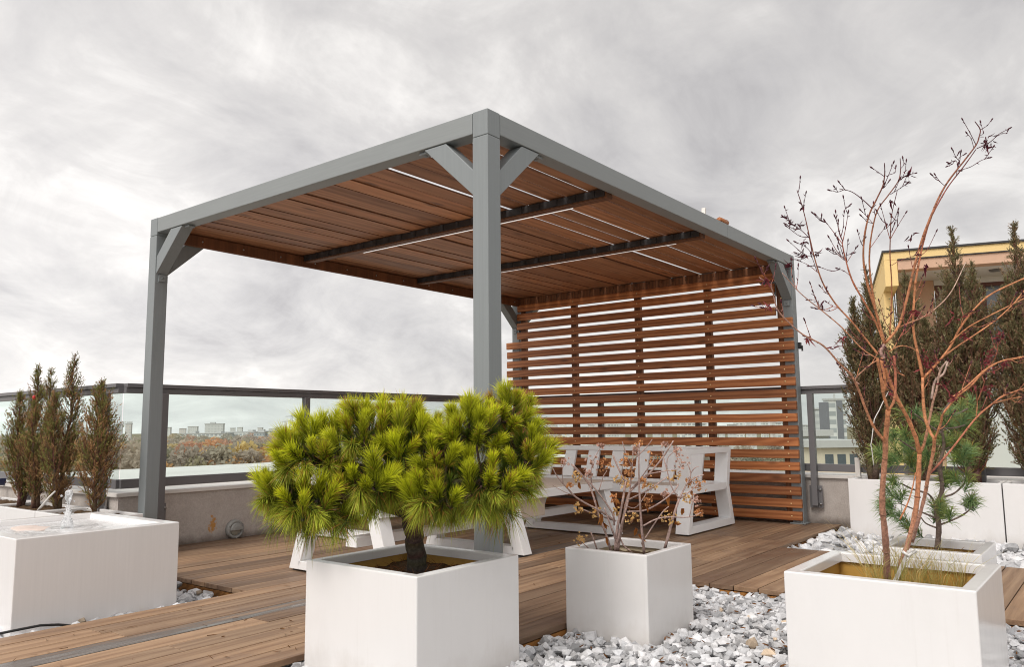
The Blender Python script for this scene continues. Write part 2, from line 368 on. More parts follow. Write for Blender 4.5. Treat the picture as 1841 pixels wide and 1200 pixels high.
# ================================================================== SETTING
GZ = -26.0
mb = MB(); mb.box(-4000, 6000, -5000, 6000, GZ-1, GZ)
m_ground = paint('distant_ground', (.22, .19, .13), .95, .35, (.02, .02, .02), .1)
struct(mb.build('ground', m_ground))
mb = MB(); mb.box(-9, 4.98, -9, 3.92, -.5, -.125); mb.box(-9, -.03, 3.92, 9, -.5, -.125)
struct(mb.build('rooftop', MAT['bed']))
mb = MB(); mb.box(-9, 4.9, -9, 3.85, GZ, -.52); 
o = mb.build('building_walls', MAT['cream']); tag(o, 'cream walls of the tall block far below the terrace edge', 'building')

# --- deck boards (one structure), rows along X
def deck_rows():
    mb = MB(); pitch = .1425; gap = .0065
    segs = []
    y = -3.6
    rows = np.arange(-.283-24*pitch, 3.56, pitch)
    for y0 in rows:
        yc = y0+pitch/2
        if yc < -.283: X = [(1.45, 3.0)]
        elif yc < .28: X = [(-.28, 4.585)]
        elif yc < 1.62: X = [(-8.5, 4.585)]
        else: X = [(-.25, 4.585)]
        if 1.0 < yc < 1.14: continue
        for a, b in X:
            x = a
            while x < b-.01:
                e = min(b, x+random.uniform(1.1, 2.9))
                if b-e < .5: e = b
                dz = random.uniform(-.0012, .0012)
                mb.box(x+.0015, e-.0015, y0+gap/2, min(y0+pitch-gap/2, 3.553), -.026+dz, dz)
                x = e
    return mb
o = struct(deck_rows().build('deck', MAT['deck'], None, .0015, None, 1))
row_y = -.283+9*.1425
mb = MB()
mb.box(-.28, 1.447, -.278, -.258, -.12, -.031); mb.box(1.452, 1.472, -3.6, -.285, -.12, -.031)
mb.box(-.248, -.23, 1.6, 3.5, -.12, -.031); mb.box(-8, -.25, 1.575, 1.593, -.12, -.031); mb.box(3.0, 4.58, -.278, -.258, -.12, -.031); mb.box(2.975, 2.994, -3.6, -.285, -.12, -.031)
mb.build('edge_board', MAT['deck_edge'], o)
# one row of boards stays wet: dark and silvery streaks
mb = MB(); y0 = row_y+.004; x = -8.5
while x < 4.5:
    e_ = min(4.585, x+random.uniform(1.6, 2.6)); mb.box(x+.0015, e_-.0015, y0, y0+.134, -.026, -.0006); x = e_
m, nt, b = new_mat('wet_streaked_board'); f = noise_n(nt, coords(nt, (.55, 7, 1)), 1.3, 8, .62, .4); g = noise_n(nt, coords(nt, (1.5, 60, 1)), 1.6, 6, .6)
fm = mixc(nt, .3, f, g)
L(nt, ramp(nt, fm, [(.36, (.36, .25, .17)), (.46, (.20, .135, .095)), (.53, (.11, .095, .085)), (.66, (.33, .31, .29))]), b.inputs['Base Color']); L(nt, ramp(nt, fm, [(.42, (.6,)*3), (.60, (.18,)*3)]), b.inputs['Roughness']); bump(nt, b, g, .3, .003)
w_ = mb.build('wet_board', m, o, .0015); w_['label'] = 'deck board darkened by silvery wet streaks'
# --- gravel: individual stones merged into one object per bed
def rock_bases(k=16):
    out = []
    for i in range(k):
        bm = bmesh.new()
        for _ in range(17):
            v = unit(RNG.normal(size=3))*np.array([1, .75+.2*random.random(), .55+.2*random.random()])*RNG.uniform(.82, 1.05); bm.verts.new(v)
        bmesh.ops.convex_hull(bm, input=bm.verts); bmesh.ops.triangulate(bm, faces=bm.faces)
        loose = [v for v in bm.verts if not v.link_faces]; bmesh.ops.delete(bm, geom=loose, context='VERTS'); bm.verts.index_update()
        out.append((np.array([v.co[:] for v in bm.verts]), np.array([[v.index for v in f.verts] for f in bm.faces]))); bm.free()
    return out
ROCKS = rock_bases()
def gravel(name, rects, holes, size, layers):
    Vs, Fs, Cs, o = [], [], [], 0
    for (x0, x1, y0, y1) in rects:
        for (zl, dens) in layers:
            n = int((x1-x0)*(y1-y0)/(size*size*2.6)*dens)
            for _ in range(n):
                x, y = random.uniform(x0, x1), random.uniform(y0, y1)
                if any(a+.004 < x < b-.004 and c+.004 < y < d-.004 for a, b, c, d in holes): continue
                V, F = random.choice(ROCKS); s = size*random.choice((.35, .5, .62, .75, .85, 1, 1.1, 1.3, 1.45))*random.uniform(.9, 1.1)
                th, ti = random.uniform(0, 6.28), random.gauss(0, .35)
                R = np.array(Matrix.Rotation(th, 3, 'Z') @ Matrix.Rotation(ti, 3, random.choice('XY')))
                mx = s*.9
                x = min(max(x, x0+mx), x1-mx); y = min(max(y, y0+mx), y1-mx)
                Vs.append((V*s) @ R.T+np.array([x, y, zl+random.gauss(0, .006)])); Fs.append(F+o); o += len(V)
                g = random.choice((.34, .44, .50, .56, .62, .66, .70, .74))*random.uniform(.88, 1.08); tnt = random.uniform(-.01, .012)
                if random.random() < .02: c = (g*.95, g*.75, g*.55)
                else: c = (g*(1+tnt), g, g*(1.015-tnt))
                Cs.append(np.tile(c, (len(V), 1)))
    ob = mesh_np(name, np.concatenate(Vs), np.concatenate(Fs), np.concatenate(Cs), MAT['rock'])
    return struct(ob, 'stuff')
PF = (-.886, -.305, -.406, .210); PS = (.199, .638, -.713, -.287); PB = (-.048, .534, -1.989, -1.393); PP = (.738, 1.138, -1.90, -1.517); FO = (-1.371, -.565, 1.737, 2.70)
gravel('gravel', [(-3.2, 1.45, -2.9, -.285), (-3.2, -.285, -.3, .288)], [PF, PS, PB, PP], .026, [(-.068, 1.0), (-.048, 1.2), (-.034, .9)])
gravel('gravel', [(3.0, 4.6, -3.6, -.285)], [(4.22, 4.7, -3.6, -.45)], .045, [(-.085, .9), (-.055, 1.0), (-.025, .8)])
gravel('gravel', [(-3.0, -.255, 1.60, 3.08)], [FO], .036, [(-.085, .9), (-.06, 1.0), (-.045, .6)])

# fallen brown leaves and needles caught between the stones
bl = Blades(); n = 320
P = np.stack([RNG.uniform(-.1, 1.4, n), RNG.uniform(-2.2, -.3, n), np.full(n, -.018)], 1)
bl.add(P, np.stack([RNG.normal(size=n), RNG.normal(size=n), RNG.uniform(0, .5, n)], 1), RNG.uniform(.012, .035, n), .007, (.12, .05, .02), (.3, .13, .04))
n = 150
P = np.stack([RNG.uniform(-2.2, 3.0, n), RNG.uniform(.35, 1.5, n), np.full(n, .004)], 1)
bl.add(P, np.stack([RNG.normal(size=n), RNG.normal(size=n), RNG.uniform(-.02, .12, n)], 1), RNG.uniform(.012, .05, n), RNG.uniform(.0015, .006, n), (.10, .05, .025), (.26, .13, .05))
struct(bl.build('leaf_litter', MAT['petal']), 'stuff')

# ================================================================== PARAPETS AND RAILINGS
t = thing('parapet_wall', 'low grey rendered parapet behind the pergola with a rusty stain and a round lamp', 'wall', (2.3, 3.7, 0))
mb = MB(); mb.box(-.03, 4.62, 3.56, 3.90, -.125, .405); mb.build('wall_body', MAT['concrete'], t)
mb = MB(); mb.box(-.06, 2.2, 3.53, 3.93, .407, .437); mb.box(2.203, 4.98, 3.531, 3.931, .407, .436); mb.build('coping', MAT['coping'], t, .004)
t = thing('parapet_wall', 'low parapet running back behind the left row of shrubs', 'wall', (.1, 6, 0))
mb = MB(); mb.box(-.029, .30, 3.905, 8.9, -.125, .405); mb.build('wall_body', MAT['concrete'], t)
mb = MB(); mb.box(-.059, .33, 3.934, 8.9, .407, .437); mb.build('coping', MAT['coping'], t, .004)
t = thing('parapet_wall', 'low grey concrete parapet behind the slatted screen and the tall white planters', 'wall', (4.8, 0, 0))
mb = MB(); mb.box(4.622, 4.96, -6, 3.555, -.125, .405); mb.build('wall_body', MAT['concrete'], t)
mb = MB(); mb.box(4.595, 4.99, -6, 3.526, .407, .437); mb.build('coping', MAT['coping'], t, .004)

def railing(label, A, B, out, posts, ends=True):
    """A->B along the wall; out = unit vector toward the terrace"""
    A, B, out = map(np.asarray, (A, B, out)); d = unit(B-A); Ln = np.linalg.norm(B-A); z = np.array([0, 0, 1.])
    t = thing('glass_railing', label, 'railing', (*A[:2], .44))
    mb = MB(); mb.obox(A-out*.05+z*1.222, d*Ln, out*.11, z*.03); mb.obox(A-out*.03+z*1.18, d*Ln, out*.07, z*.041); mb.build('top_rail', MAT['rail'], t, .003)
    mb = MB(); mb.obox(A-out*.02+z*.468, d*Ln, out*.045, z*.068); mb.build('bottom_rail', MAT['rail'], t, .003)
    prev = 0.0
    for s in posts+[Ln]:
        if s-prev > .05:
            mb = MB(); mb.obox(A+d*(prev+.004)+out*.001+z*.538, d*(s-prev-.008), out*.010, z*.64); mb.build('glass_pane', MAT['glass'], t)
        prev = s
    for s in posts:
        mb = MB(); c = A+d*s
        mb.obox(c-d*.026+out*.027+z*.16, d*.052, out*.055, z*1.02); o = mb.build('post', MAT['rail'], t, .003)
        mb = MB(); mb.obox(c-d*.055+out*.0585-out*.0285+z*.14, d*.115, out*.012, z*.20); mb.build('base_plate', MAT['rail'], o, .002)
        mb = MB()
        for zz in (.175, .305):
            p = c+d*.044+out*.042+z*zz; mb.tube([p, p+out*.018], .011, 8)
        mb.build_each('bolt', MAT['metal'], o)
    return t
railing('grey glass railing along the wall behind the pergola', (-.03, 3.56, 0), (4.62, 3.56, 0), (0, -1, 0), [.29, 1.635, 2.98, 4.3])
railing('grey glass railing running back behind the left shrubs', (-.03, 3.561, 0), (-.03, 8.9, 0), (-1, 0, 0), [.16, 1.5, 2.84, 4.18])
railing('grey glass railing behind the slatted screen and the right hand shrubs', (4.62, 3.49, 0), (4.62, -6, 0), (-1, 0, 0), [1.29, 2.44, 3.56, 4.9, 6.2, 7.5])

# round bulkhead lamp on the wall
t = thing('wall_lamp', 'round grey bulkhead lamp with half lid low on the parapet', 'lamp', (.937, 3.56, .075))
c = (.937, 3.56, .075)
mb = MB(); mb.lathe([(.076, 0), (.078, -.02), (.074, -.04), (.058, -.046), (.056, -.03), (.0, -.03)], c, 32, axis=1); mb.build('housing', MAT['lampgrey'], t)
mb = MB(); mb.lathe([(.055, -.026), (.045, -.038), (.02, -.044), (0.001, -.045)], c, 28, axis=1); mb.build('lens', MAT['lampglass'], t)
mb = MB(); vs = []; 
for i in range(13):
    th = math.pi*i/12
    for (r, h) in ((.060, -.044), (.052, -.060), (.030, -.066)): vs.append((c[0]+r*math.cos(th), c[1]+h, c[2]+r*math.sin(th)-.004))
fs = []
for i in range(12):
    for j in range(2): fs.append((i*3+j, (i+1)*3+j, (i+1)*3+j+1, i*3+j+1))
fs.append(tuple(i*3+2 for i in range(13)))
mb.add(vs, fs, (.5, .5, .5)); mb.build('hood', MAT['lampgrey'], t)
mb = MB()
for th in (.5, 2.64, 4.7):
    mb.lathe([(.006, -.046), (.005, -.05), (.001, -.051)], (c[0]+.067*math.cos(th), c[1], c[2]+.067*math.sin(th)), 8, axis=1)
mb.build_each('screw', MAT['metal'], t)

# ================================================================== PERGOLA
LX, LY, H, S = 4.529, 3.326, 2.486, .10
perg = thing('pergola', 'grey steel pergola with brown board roof and one slatted wooden side', 'pergola', (LX/2, LY/2, 0))
pc = {'A': (0, 0), 'B': (0, LY-S), 'C': (LX-S, 0), 'D': (LX-S, LY-S)}
for k, (x, y) in pc.items():
    mb = MB(); mb.box(x, x+S, y, y+S, .004, H-.135); o = mb.build('post', MAT['grey'], perg, .004)
    mb = MB(); mb.box(x+.0005, x+S-.0005, y+.0005, y+S-.0005, H-.1335, H); mb.build('corner_cap', MAT['grey'], o, .004)
    mb = MB(); mb.box(x-.02, x+S+.02, y-.02, y+S+.02, .0025, .0125); 
    for a in (-.011, S+.011):
        for b2 in (.02, S-.02): mb.lathe([(.007, .0125), (.006, .02), (.001, .021)], (x+a, y+b2, 0), 8)
    mb.build('base_plate', MAT['grey'], o)
BH = .113
for (x0, x1, y0, y1) in ((.001, S-.001, S+.002, LY-S-.002), (LX-S+.001, LX-.001, S+.002, LY-S-.002)):
    mb = MB(); mb.box(x0, x1, y0, y1, H-BH, H-.002); mb.build('beam', MAT['grey_h'], perg, .004)
for (y0, y1) in ((.001, S-.001), (LY-S+.001, LY-.001)):
    mb = MB(); mb.box(S+.002, LX*.655, y0, y1, H-BH, H-.002); mb.box(LX*.655+.002, LX-S-.002, y0, y1, H-BH, H-.002); mb.build('beam', MAT['grey_h'], perg, .004)
# knee braces: flat-sided tubes in both directions at each post
def brace(o, ea, n):
    mb = MB(); w = .088; r = .34; zt = H-BH-.003
    r = .275
    mb.prism([(.001, -.314), (.001, -.182), (.190, -.001), (.345, -.001)], o, ea, (0, 0, 1), np.asarray(n)*w)
    ob = mb.build('brace', MAT['grey'], perg, .003)
    mb = MB(); oo = np.asarray(o, float); ea = np.asarray(ea, float); nn = np.asarray(n, float)
    mb.obox(oo+ea*.001+np.array([0, 0, -.368])+nn*.02, ea*.012, nn*.05, (0, 0, .052)); mb.obox(oo+ea*.347+nn*.02+np.array([0, 0, -.013]), ea*.055, nn*.05, (0, 0, .012))
    p = oo+ea*.012+nn*.045+np.array([0, 0, -.342]); mb.tube([p, p+ea*.006], .008, 8)
    p = oo+ea*.375+nn*.045+np.array([0, 0, -.013]); mb.tube([p, p-np.array([0, 0, .006])], .008, 8)
    [mb.build_each('bracket', MAT['grey'], ob)]
zt = H-BH-.003
for x in (0.006, LX-S+.006):
    brace((x, S, zt), (0, 1, 0), (1, 0, 0)); brace((x, LY-S, zt), (0, -1, 0), (1, 0, 0))
for y in (.006, LY-S+.006):
    brace((S, y, zt), (1, 0, 0), (0, 1, 0)); brace((LX-S, y, zt), (-1, 0, 0), (0, 1, 0))
# board roof
mb = MB(); y = S+.006; 
while y < LY-S-.02:
    w = .142; g = random.choice((.010, .012, .014, .016)); tl = random.uniform(-.004, .004)
    if y < .95: g = random.choice((.018, .020, .022))
    y2 = min(y+w, LY-S-.004)
    th_ = .010 if y < 1.0 else .045
    for (xa, xb) in ((S+.004, 1.335), (1.342, 2.73), (2.737, LX-S-.004)):
        t0 = random.uniform(-.003, .003)
        mb.obox((xa, y, H-.078+tl+t0), (xb-xa, 0, 0), (0, y2-y, random.uniform(-.004, .004)), (0, 0, th_))
    y = y2+g
mb.m = [0 if i % 6 < 2 else 1 for i in range(len(mb.f))]  # board sides take the dark wood, painting shade into the gaps
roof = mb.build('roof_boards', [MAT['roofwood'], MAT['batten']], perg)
mb = MB(); mb.box(S+.004, LX-S-.002, LY-S-.036, LY-S-.003, H-.175, H-.084); mb.build('side_board', MAT['batten'], perg, .006)
mb = MB(); mb.box(LX-S-.036, LX-S-.004, S+.01, LY-S-.04, H-.16, H-.084); 
for k in range(22): mb.box(LX-S-.043, LX-S-.037, .17+k*.144, .2+k*.144, H-.12, H-.084)
mb.build('side_board', MAT['batten'], perg, .003)
mb = MB()
for k in range(12): mb.lathe([(.008, 0), (.007, -.004), (.001, -.0045)], (.35+k*.36, LY-S-.036, H-.13), 8, axis=1)
mb.build_each('screw', MAT['metal'], perg)
for X in (1.34, 2.735):
    mb = MB(); mb.box(X-.035, X+.035, S+.004, LY-S-.04, H-.142, H-.084); o = mb.build('joist', MAT['batten'], perg, .003)
    mb = MB(); mb.box(X-.043, X-.036, S+.02, LY-S-.05, H-.131, H-.084)
    for k in range(21): mb.box(X-.0475, X-.0435, .19+k*.147, .215+k*.147, H-.128, H-.084)
    mb.build('steel_channel', MAT['dark_metal'], o)
    mb = MB(); mb.box(X+.037, X+.054, (.42, .36)[X > 2], 2.5, H-.141, H-.123)
    m, nt, b = new_mat('white_led_diffuser'); b.inputs['Base Color'].default_value = (.85, .84, .82, 1); b.inputs['Emission Color'].default_value = (1, .96, .92, 1); b.inputs['Emission Strength'].default_value = .55  # glow added to the white plastic so the strip shows brighter
    L(nt, ramp(nt, noise_n(nt, coords(nt), 20), [(.3, (.8, .79, .77)), (.7, (.88, .87, .86))]), b.inputs['Base Color'])
    mb.build('led_strip', m, o)
# slatted screen between posts C and D (inside face)
SX = LX-S-.003
scr = MB()
for k in range(21):
    z = .074+k*.111-.034
    y0, y1 = (.004, 3.385) if k < 17 else (.155, 3.225)
    if k == 20: z -= .008
    j = random.uniform(-.002, .002)
    scr.box(SX-.034+j, SX+j, y0+random.uniform(-.004, .004), y1+random.uniform(-.006, .006), z-.005, z+.073)
scr = scr.build('slat_screen', MAT['cedar'], perg, .004)
for y in (.115, .85, 1.64, 2.45, 3.16):
    mb = MB(); mb.box(SX+.004, SX+.05, y-.035, y+.035, .02, H-.18, (.5, random.random(), random.random())); mb.build('batten', MAT['batten'], scr, .002)
mb = MB()
for y in (.115, .85, 1.64, 2.45):
    for k in range(21):
        mb.lathe([(.007, -.034), (.006, -.0375), (.001, -.038)], (SX, y-.02, .074+k*.111+random.uniform(-.004, .004)), 7, axis=0)
mb.build_each('screw', MAT['screw'], scr)
# small things on the roof edge
mb = MB(); mb.tube([(2.86, .02, H+.018), (3.02, .03, H+.022)], [.02, .024], 8, (.35, .5, .5)); mb.tube([(2.92, .06, H+.03), (3.05, .045, H+.04)], [.018, .02], 8, (.3, .5, .5))
tag(mb.build('wood_offcut', MAT['cedar']), 'short brown wood offcuts lying on top of the right roof beam', 'offcut')
mb = MB(); mb.prism([(0, 0), (.045, 0), (.055, .07), (.04, .075), (.03, .02), (0, .015)], (2.62, .045, H+.001), (1, 0, 0), (0, 0, 1), (0, .03, 0))
tag(mb.build('metal_clip', MAT['coping']), 'small pale metal clip standing on the right roof beam', 'clip')
# clamp on post C
mb = MB(); mb.box(LX-.02, LX+.022, -.022, -.002, 1.60, 1.66); mb.box(LX+.003, LX+.02, -.035, -.0235, 1.58, 1.63)
mb.build('hook', MAT['black'], perg)

# ================================================================== LOUNGE FURNITURE
def bench(label, org, ex, ey, length, nslat, frames):
    """org: front corner on deck; ex: along the bench; ey: front -> back"""
    org, ex, ey = map(lambda v: np.asarray(v, float), (org, ex, ey)); Z = np.array([0, 0, 1.])
    t = thing('lounge_bench', label, 'bench', org+ex*length/2+ey*.45)
    W = .12
    for f in frames:
        mb = MB(); o = org+ex*f
        mb.prism([(0, .012), (.065, .012), (.135, .36), (.085, .70), (.02, .70), (.075, .36)], o, ey, Z, ex*W)
        mb.prism([(.95, .012), (.885, .012), (.79, .36), (.86, .70), (.925, .70), (.855, .36)], o, ey, Z, ex*W)
        mb.obox(o+ey*.066+Z*.012, ey*.818, ex*W, Z*.06); mb.obox(o+ey*.086+Z*.655, ey*.773, ex*W, Z*.044); mb.obox(o+ey*.136+ex*.004+Z*.33, ey*.652, ex*(W-.008), Z*.06)
        mb.build('end_frame', MAT['white_frame'], t, .003)
        mb = MB(); mb.obox(o+ex*.02+ey*.03+Z*.002, ex*.08, ey*.06, Z*.0095); mb.obox(o+ex*.02+ey*.86+Z*.002, ex*.08, ey*.06, Z*.0095); mb.build_each('foot', MAT['black'], t)
    a, b = frames[0]+W+.001, frames[-1]-.001
    mb = MB(); mb.obox(org+ex*a+ey*.08+Z*.325, ex*(b-a), ey*.05, Z*.07); mb.build('front_rail', MAT['white_frame'], t, .003)
    mb = MB(); mb.obox(org+ex*a+ey*.80+Z*.325, ex*(b-a), ey*.05, Z*.07); mb.obox(org+ex*a+ey*.862+Z*.656, ex*(b-a), ey*.06, Z*.045); mb.build_each('back_rail', MAT['white_frame'], t, .003)
    mb = MB(); mb.obox(org+ex*(a+.004)+ey*.135+Z*.345, ex*(b-a-.008), ey*.66, Z*.022); mb.build('seat', MAT['beige'], t, .003)
    for k in range(nslat):
        f = a+.12+(b-a-.30)*k/(nslat-1); mb = MB()
        mb.prism([(.785, .397), (.81, .397), (.90, .654), (.874, .654)], org+ex*f, ey, Z, ex*.13); mb.build('back_slat', MAT['white_frame'], t, .002)
    return t
bench('white lounge bench set along the slatted wooden screen', (3.12, .50, 0), (0, 1, 0), (1, 0, 0), 2.6, 8, (0, 2.4))
bench('white lounge bench along the parapet beyond the bright pine', (1.38, 2.25, 0), (1, 0, 0), (0, 1, 0), 1.7, 5, (0, 1.52))
t = thing('low_table', 'long low white framed table with beige top under the pergola', 'table', (1.6, 1.45, 0))
for x in (.30, 1.545, 2.80):
    mb = MB(); w = .095; Z = (0, 0, 1)
    mb.prism([(.98, .012), (1.075, .012), (1.195, .375), (1.10, .375)], (x, 0, 0), (0, 1, 0), Z, (w, 0, 0))
    mb.prism([(1.93, .012), (1.835, .012), (1.715, .375), (1.81, .375)], (x, 0, 0), (0, 1, 0), Z, (w, 0, 0))
    mb.box(x, x+w, 1.076, 1.834, .012, .065); mb.build('trestle', MAT['white_frame'], t, .003)
    mb = MB(); mb.box(x+.015, x+w-.015, 1.0, 1.06, .002, .0115); mb.box(x+.015, x+w-.015, 1.85, 1.91, .002, .0115); mb.build_each('foot', MAT['black'], t)
mb = MB(); mb.box(.30, 2.90, 1.07, 1.115, .377, .437); mb.box(.30, 2.90, 1.795, 1.84, .377, .437); mb.box(.30, .345, 1.116, 1.794, .377, .437); mb.box(2.855, 2.90, 1.116, 1.794, .377, .437); mb.build('top_frame', MAT['white_frame'], t, .003)
mb = MB()
for k in range(7): mb.box(.348, 2.852, 1.118+k*.0966, 1.118+k*.0966+.092, .395, .446)
mb.build('tabletop', MAT['beige'], t, .003)
mb = MB(); mb.box(.4, 2.85, 1.40, 1.50, .17, .23); mb.build('stretcher', MAT['white_frame'], t, .003)
mb = MB(); mb.box(1.66, 2.05, 1.16, 1.55, .233, .374); mb.build('under_box', MAT['beige'], t, .004)

# ================================================================== PLANTERS
def planter(name, label, R, z0, z1, rim=.045, soil=.10, inner='ochre', group=None, mat='white', cat='planter'):
    x0, x1, y0, y1 = R
    t = thing(name, label, cat, ((x0+x1)/2, (y0+y1)/2, z0), group)
    mb = MB(); d = .22
    O = [(x0, y0), (x1, y0), (x1, y1), (x0, y1)]; I = [(x0+rim, y0+rim), (x1-rim, y0+rim), (x1-rim, y1-rim), (x0+rim, y1-rim)]
    vs = [(*p, z0) for p in O]+[(*p, z1) for p in O]+[(*p, z1) for p in I]+[(*p, z1-.035) for p in I]
    fs = [(3, 2, 1, 0)]+[(i, (i+1) % 4, 4+(i+1) % 4, 4+i) for i in range(4)]+[(4+i, 4+(i+1) % 4, 8+(i+1) % 4, 8+i) for i in range(4)]+[(8+i, 8+(i+1) % 4, 12+(i+1) % 4, 12+i) for i in range(4)]
    mb.add(vs, fs); mb.build('shell', MAT[mat], t, .005, None, 3)
    a = rim-.014; mb = MB(); I2 = [(x0+a, y0+a), (x1-a, y0+a), (x1-a, y1-a), (x0+a, y1-a)]
    vs = [(*p, z1-.034) for p in I2]+[(*p, z1-soil-.05) for p in I2]
    mb.add(vs, [(i, (i+1) % 4, 4+(i+1) % 4, 4+i) for i in range(4)]); mb.build('inner_wall', MAT[inner], t)
    mb = MB(); n = 14; vs = []; fs = []
    for i in range(n+1):
        for j in range(n+1): vs.append((x0+a+(x1-x0-2*a)*i/n, y0+a+(y1-y0-2*a)*j/n, z1-soil+random.uniform(-.008, .008)))
    for i in range(n):
        for j in range(n): fs.append((i*(n+1)+j, (i+1)*(n+1)+j, (i+1)*(n+1)+j+1, i*(n+1)+j+1))
    mb.add(vs, fs, (.4, .3, .2)); mb.build('soil', MAT['soil'], t)
    return t
planter('planter', 'large square white planter holding the bright green pine', PF, -.09, .383, .042, .07)
planter('planter', 'smallest front white cube planter holding the dried hydrangea', PS, -.09, .342, .033, .06, 'cream_in')
planter('planter', 'large white planter at the right front holding the bare orange stemmed maple', PB, -.09, .383, .047, .10, 'ochre')
planter('planter', 'white planter behind the maple holding the small blue green pine', PP, -.09, .383, .038, .055, 'ochre')
RB = [(-.455, -1.575), (-1.583, -2.70), (-2.708, -3.82)]
RL = ['tall white planter by the wall nearest the slatted screen', 'tall white planter by the wall at the right edge beside a dark gap', 'tall white planter by the wall farthest right']
for (a, b), lb in zip(RB, RL): planter('tall_planter', lb, (4.22, 4.59, b, a), -.09, .435, .03, .03, 'cream_in', 'tall white planters along the right parapet')
LB = [(3.10, 3.93), (3.94, 4.77), (4.78, 5.6)]
LLb = ['white trough planter behind the fountain closest to the grey post', 'middle white trough planter of the row behind the fountain', 'white trough planter at the left edge of the photo behind the fountain']
for (a, b), lb in zip(LB, LLb): planter('trough_planter', lb, (-.45, -.07, a, b), -.09, .32, .03, .02, 'cream_in', 'white trough planters behind the fountain')
# needle litter and a little white grit on the soil of the pine planter
bl = Blades(); n = 420
P = np.stack([RNG.uniform(-.83, -.36, n), RNG.uniform(-.35, .15, n), np.full(n, .32)], 1)
bl.add(P, np.stack([RNG.normal(size=n), RNG.normal(size=n), RNG.uniform(-.1, .9, n)], 1), RNG.uniform(.02, .06, n), .0022, (.16, .07, .03), (.33, .15, .06))
n = 500; P = np.stack([RNG.uniform(.79, 1.09, n), RNG.uniform(-1.85, -1.56, n), np.full(n, .335)], 1)
bl.add(P, np.stack([RNG.normal(size=n), RNG.normal(size=n), RNG.uniform(-.1, .6, n)], 1), RNG.uniform(.02, .05, n), .003, (.25, .10, .04), (.45, .22, .09))
struct(bl.build('needle_litter', MAT['petal']), 'stuff')
# fountain
x0, x1, y0, y1 = FO; z1 = .399
t = thing('fountain', 'white box fountain with bubbling water jet at the left', 'fountain', ((x0+x1)/2, (y0+y1)/2, -.09))
mb = MB(); rim = .07
O = [(x0, y0), (x1, y0), (x1, y1), (x0, y1)]; I = [(x0+rim, y0+rim), (x1-rim, y0+rim), (x1-rim, y1-rim), (x0+rim, y1-rim)]
J = [(x0+rim+.02, y0+rim+.02), (x1-rim-.02, y0+rim+.02), (x1-rim-.02, y1-rim-.02), (x0+rim+.02, y1-rim-.02)]
vs = [(*p, -.09) for p in O]+[(*p, z1) for p in O]+[(*p, z1) for p in I]+[(*p, z1-.055) for p in J]
fs = [(3, 2, 1, 0)]+[(i, (i+1) % 4, 4+(i+1) % 4, 4+i) for i in range(4)]+[(4+i, 4+(i+1) % 4, 8+(i+1) % 4, 8+i) for i in range(4)]+[(8+i, 8+(i+1) % 4, 12+(i+1) % 4, 12+i) for i in range(4)]+[(12, 13, 14, 15)]
mb.add(vs, fs); mb.build('basin', MAT['white_old'], t, .004)
mb = MB(); n = 40; vs = []; fs = []; jc = np.array([-.93, 2.255])
for i in range(n+1):
    for j in range(n+1):
        x = x0+rim+.012+(x1-x0-2*rim-.024)*i/n; y = y0+rim+.012+(y1-y0-2*rim-.024)*j/n; d = math.hypot(x-jc[0], y-jc[1])
        vs.append((x, y, z1-.028+.006*math.cos(d*70)*math.exp(-d*5)+random.uniform(-.0012, .0012)))
for i in range(n):
    for j in range(n): fs.append((i*(n+1)+j, (i+1)*(n+1)+j, (i+1)*(n+1)+j+1, i*(n+1)+j+1))
mb.add(vs, fs, (.5, .5, .5), 0, True); mb.build('water', MAT['water'], t)
mb = MB(); prof = [(.040, z1-.03), (.034, z1), (.026, z1+.025), (.018, z1+.06), (.013, z1+.09), (.012, z1+.11), (.017, z1+.125), (.024, z1+.14), (.026, z1+.155), (.022, z1+.168), (.012, z1+.176), (.002, z1+.178)]
prof = [(r_*.82, z_) for r_, z_ in prof]; pr = []
for i in range(len(prof)-1):
    for k in range(3): q = k/3; pr.append((prof[i][0]*(1-q)+prof[i+1][0]*q, prof[i][1]*(1-q)+prof[i+1][1]*q))
mb.lathe(pr, (jc[0], jc[1], 0), 22)
mb.v = [tuple(np.array(p)+np.array([*(noise.noise_vector(Vector(p)*34)[:2]), 0])*.008) for p in mb.v]
mb.build('water_jet', MAT['spray'], t)
mb = MB()
for k in range(24):
    a = random.uniform(0, 6.28); r = abs(random.gauss(0, .018))+.008; zz = z1+random.uniform(-.02, .185)*(1 if r < .05 else .4); s = random.uniform(.0025, .007)
    mb.lathe([(.001, -s), (s*.8, -s*.5), (s, 0), (s*.8, s*.5), (.001, s)], (jc[0]+r*math.cos(a), jc[1]+r*math.sin(a), zz), 7)
struct(mb.build('water_drops', MAT['spray'], t), 'stuff')
mb = MB(); mb.lathe([(.03, 0), (.085, .0), (.095, .012), (.08, .024), (.03, .028), (.001, .028)], (0, 0, 0), 20)
mb.v = [(p[0]*1.0-1.06, p[1]*1.75+2.40, p[2]*.6+z1-.040+.004*noise.noise(Vector(p)*30)) for p in mb.v]
mb.v = [tuple(np.array(p)+np.array([noise.noise(Vector(p)*9), noise.noise(Vector(p)*9+Vector((5, 5, 5))), 0])*.03) for p in mb.v]
tag(mb.build('flat_stone', MAT['pinkstone']), 'flat pinkish beige stone lying in the fountain water', 'stone')
pts = [(-2.2, 1.8, -.045), (-1.8, 1.70, -.03), (-1.55, 1.70, -.012), (-1.38, 1.675, -.002), (-1.27, 1.67, .0), (-1.19, 1.67, -.012), (-1.13, 1.68, -.03), (-1.10, 1.70, -.07)]
mb = MB(); P = [np.array(p) for p in pts]; fine = []
for i in range(len(P)-1):
    for q in range(5): fine.append(P[i]*(1-q/5)+P[i+1]*q/5)
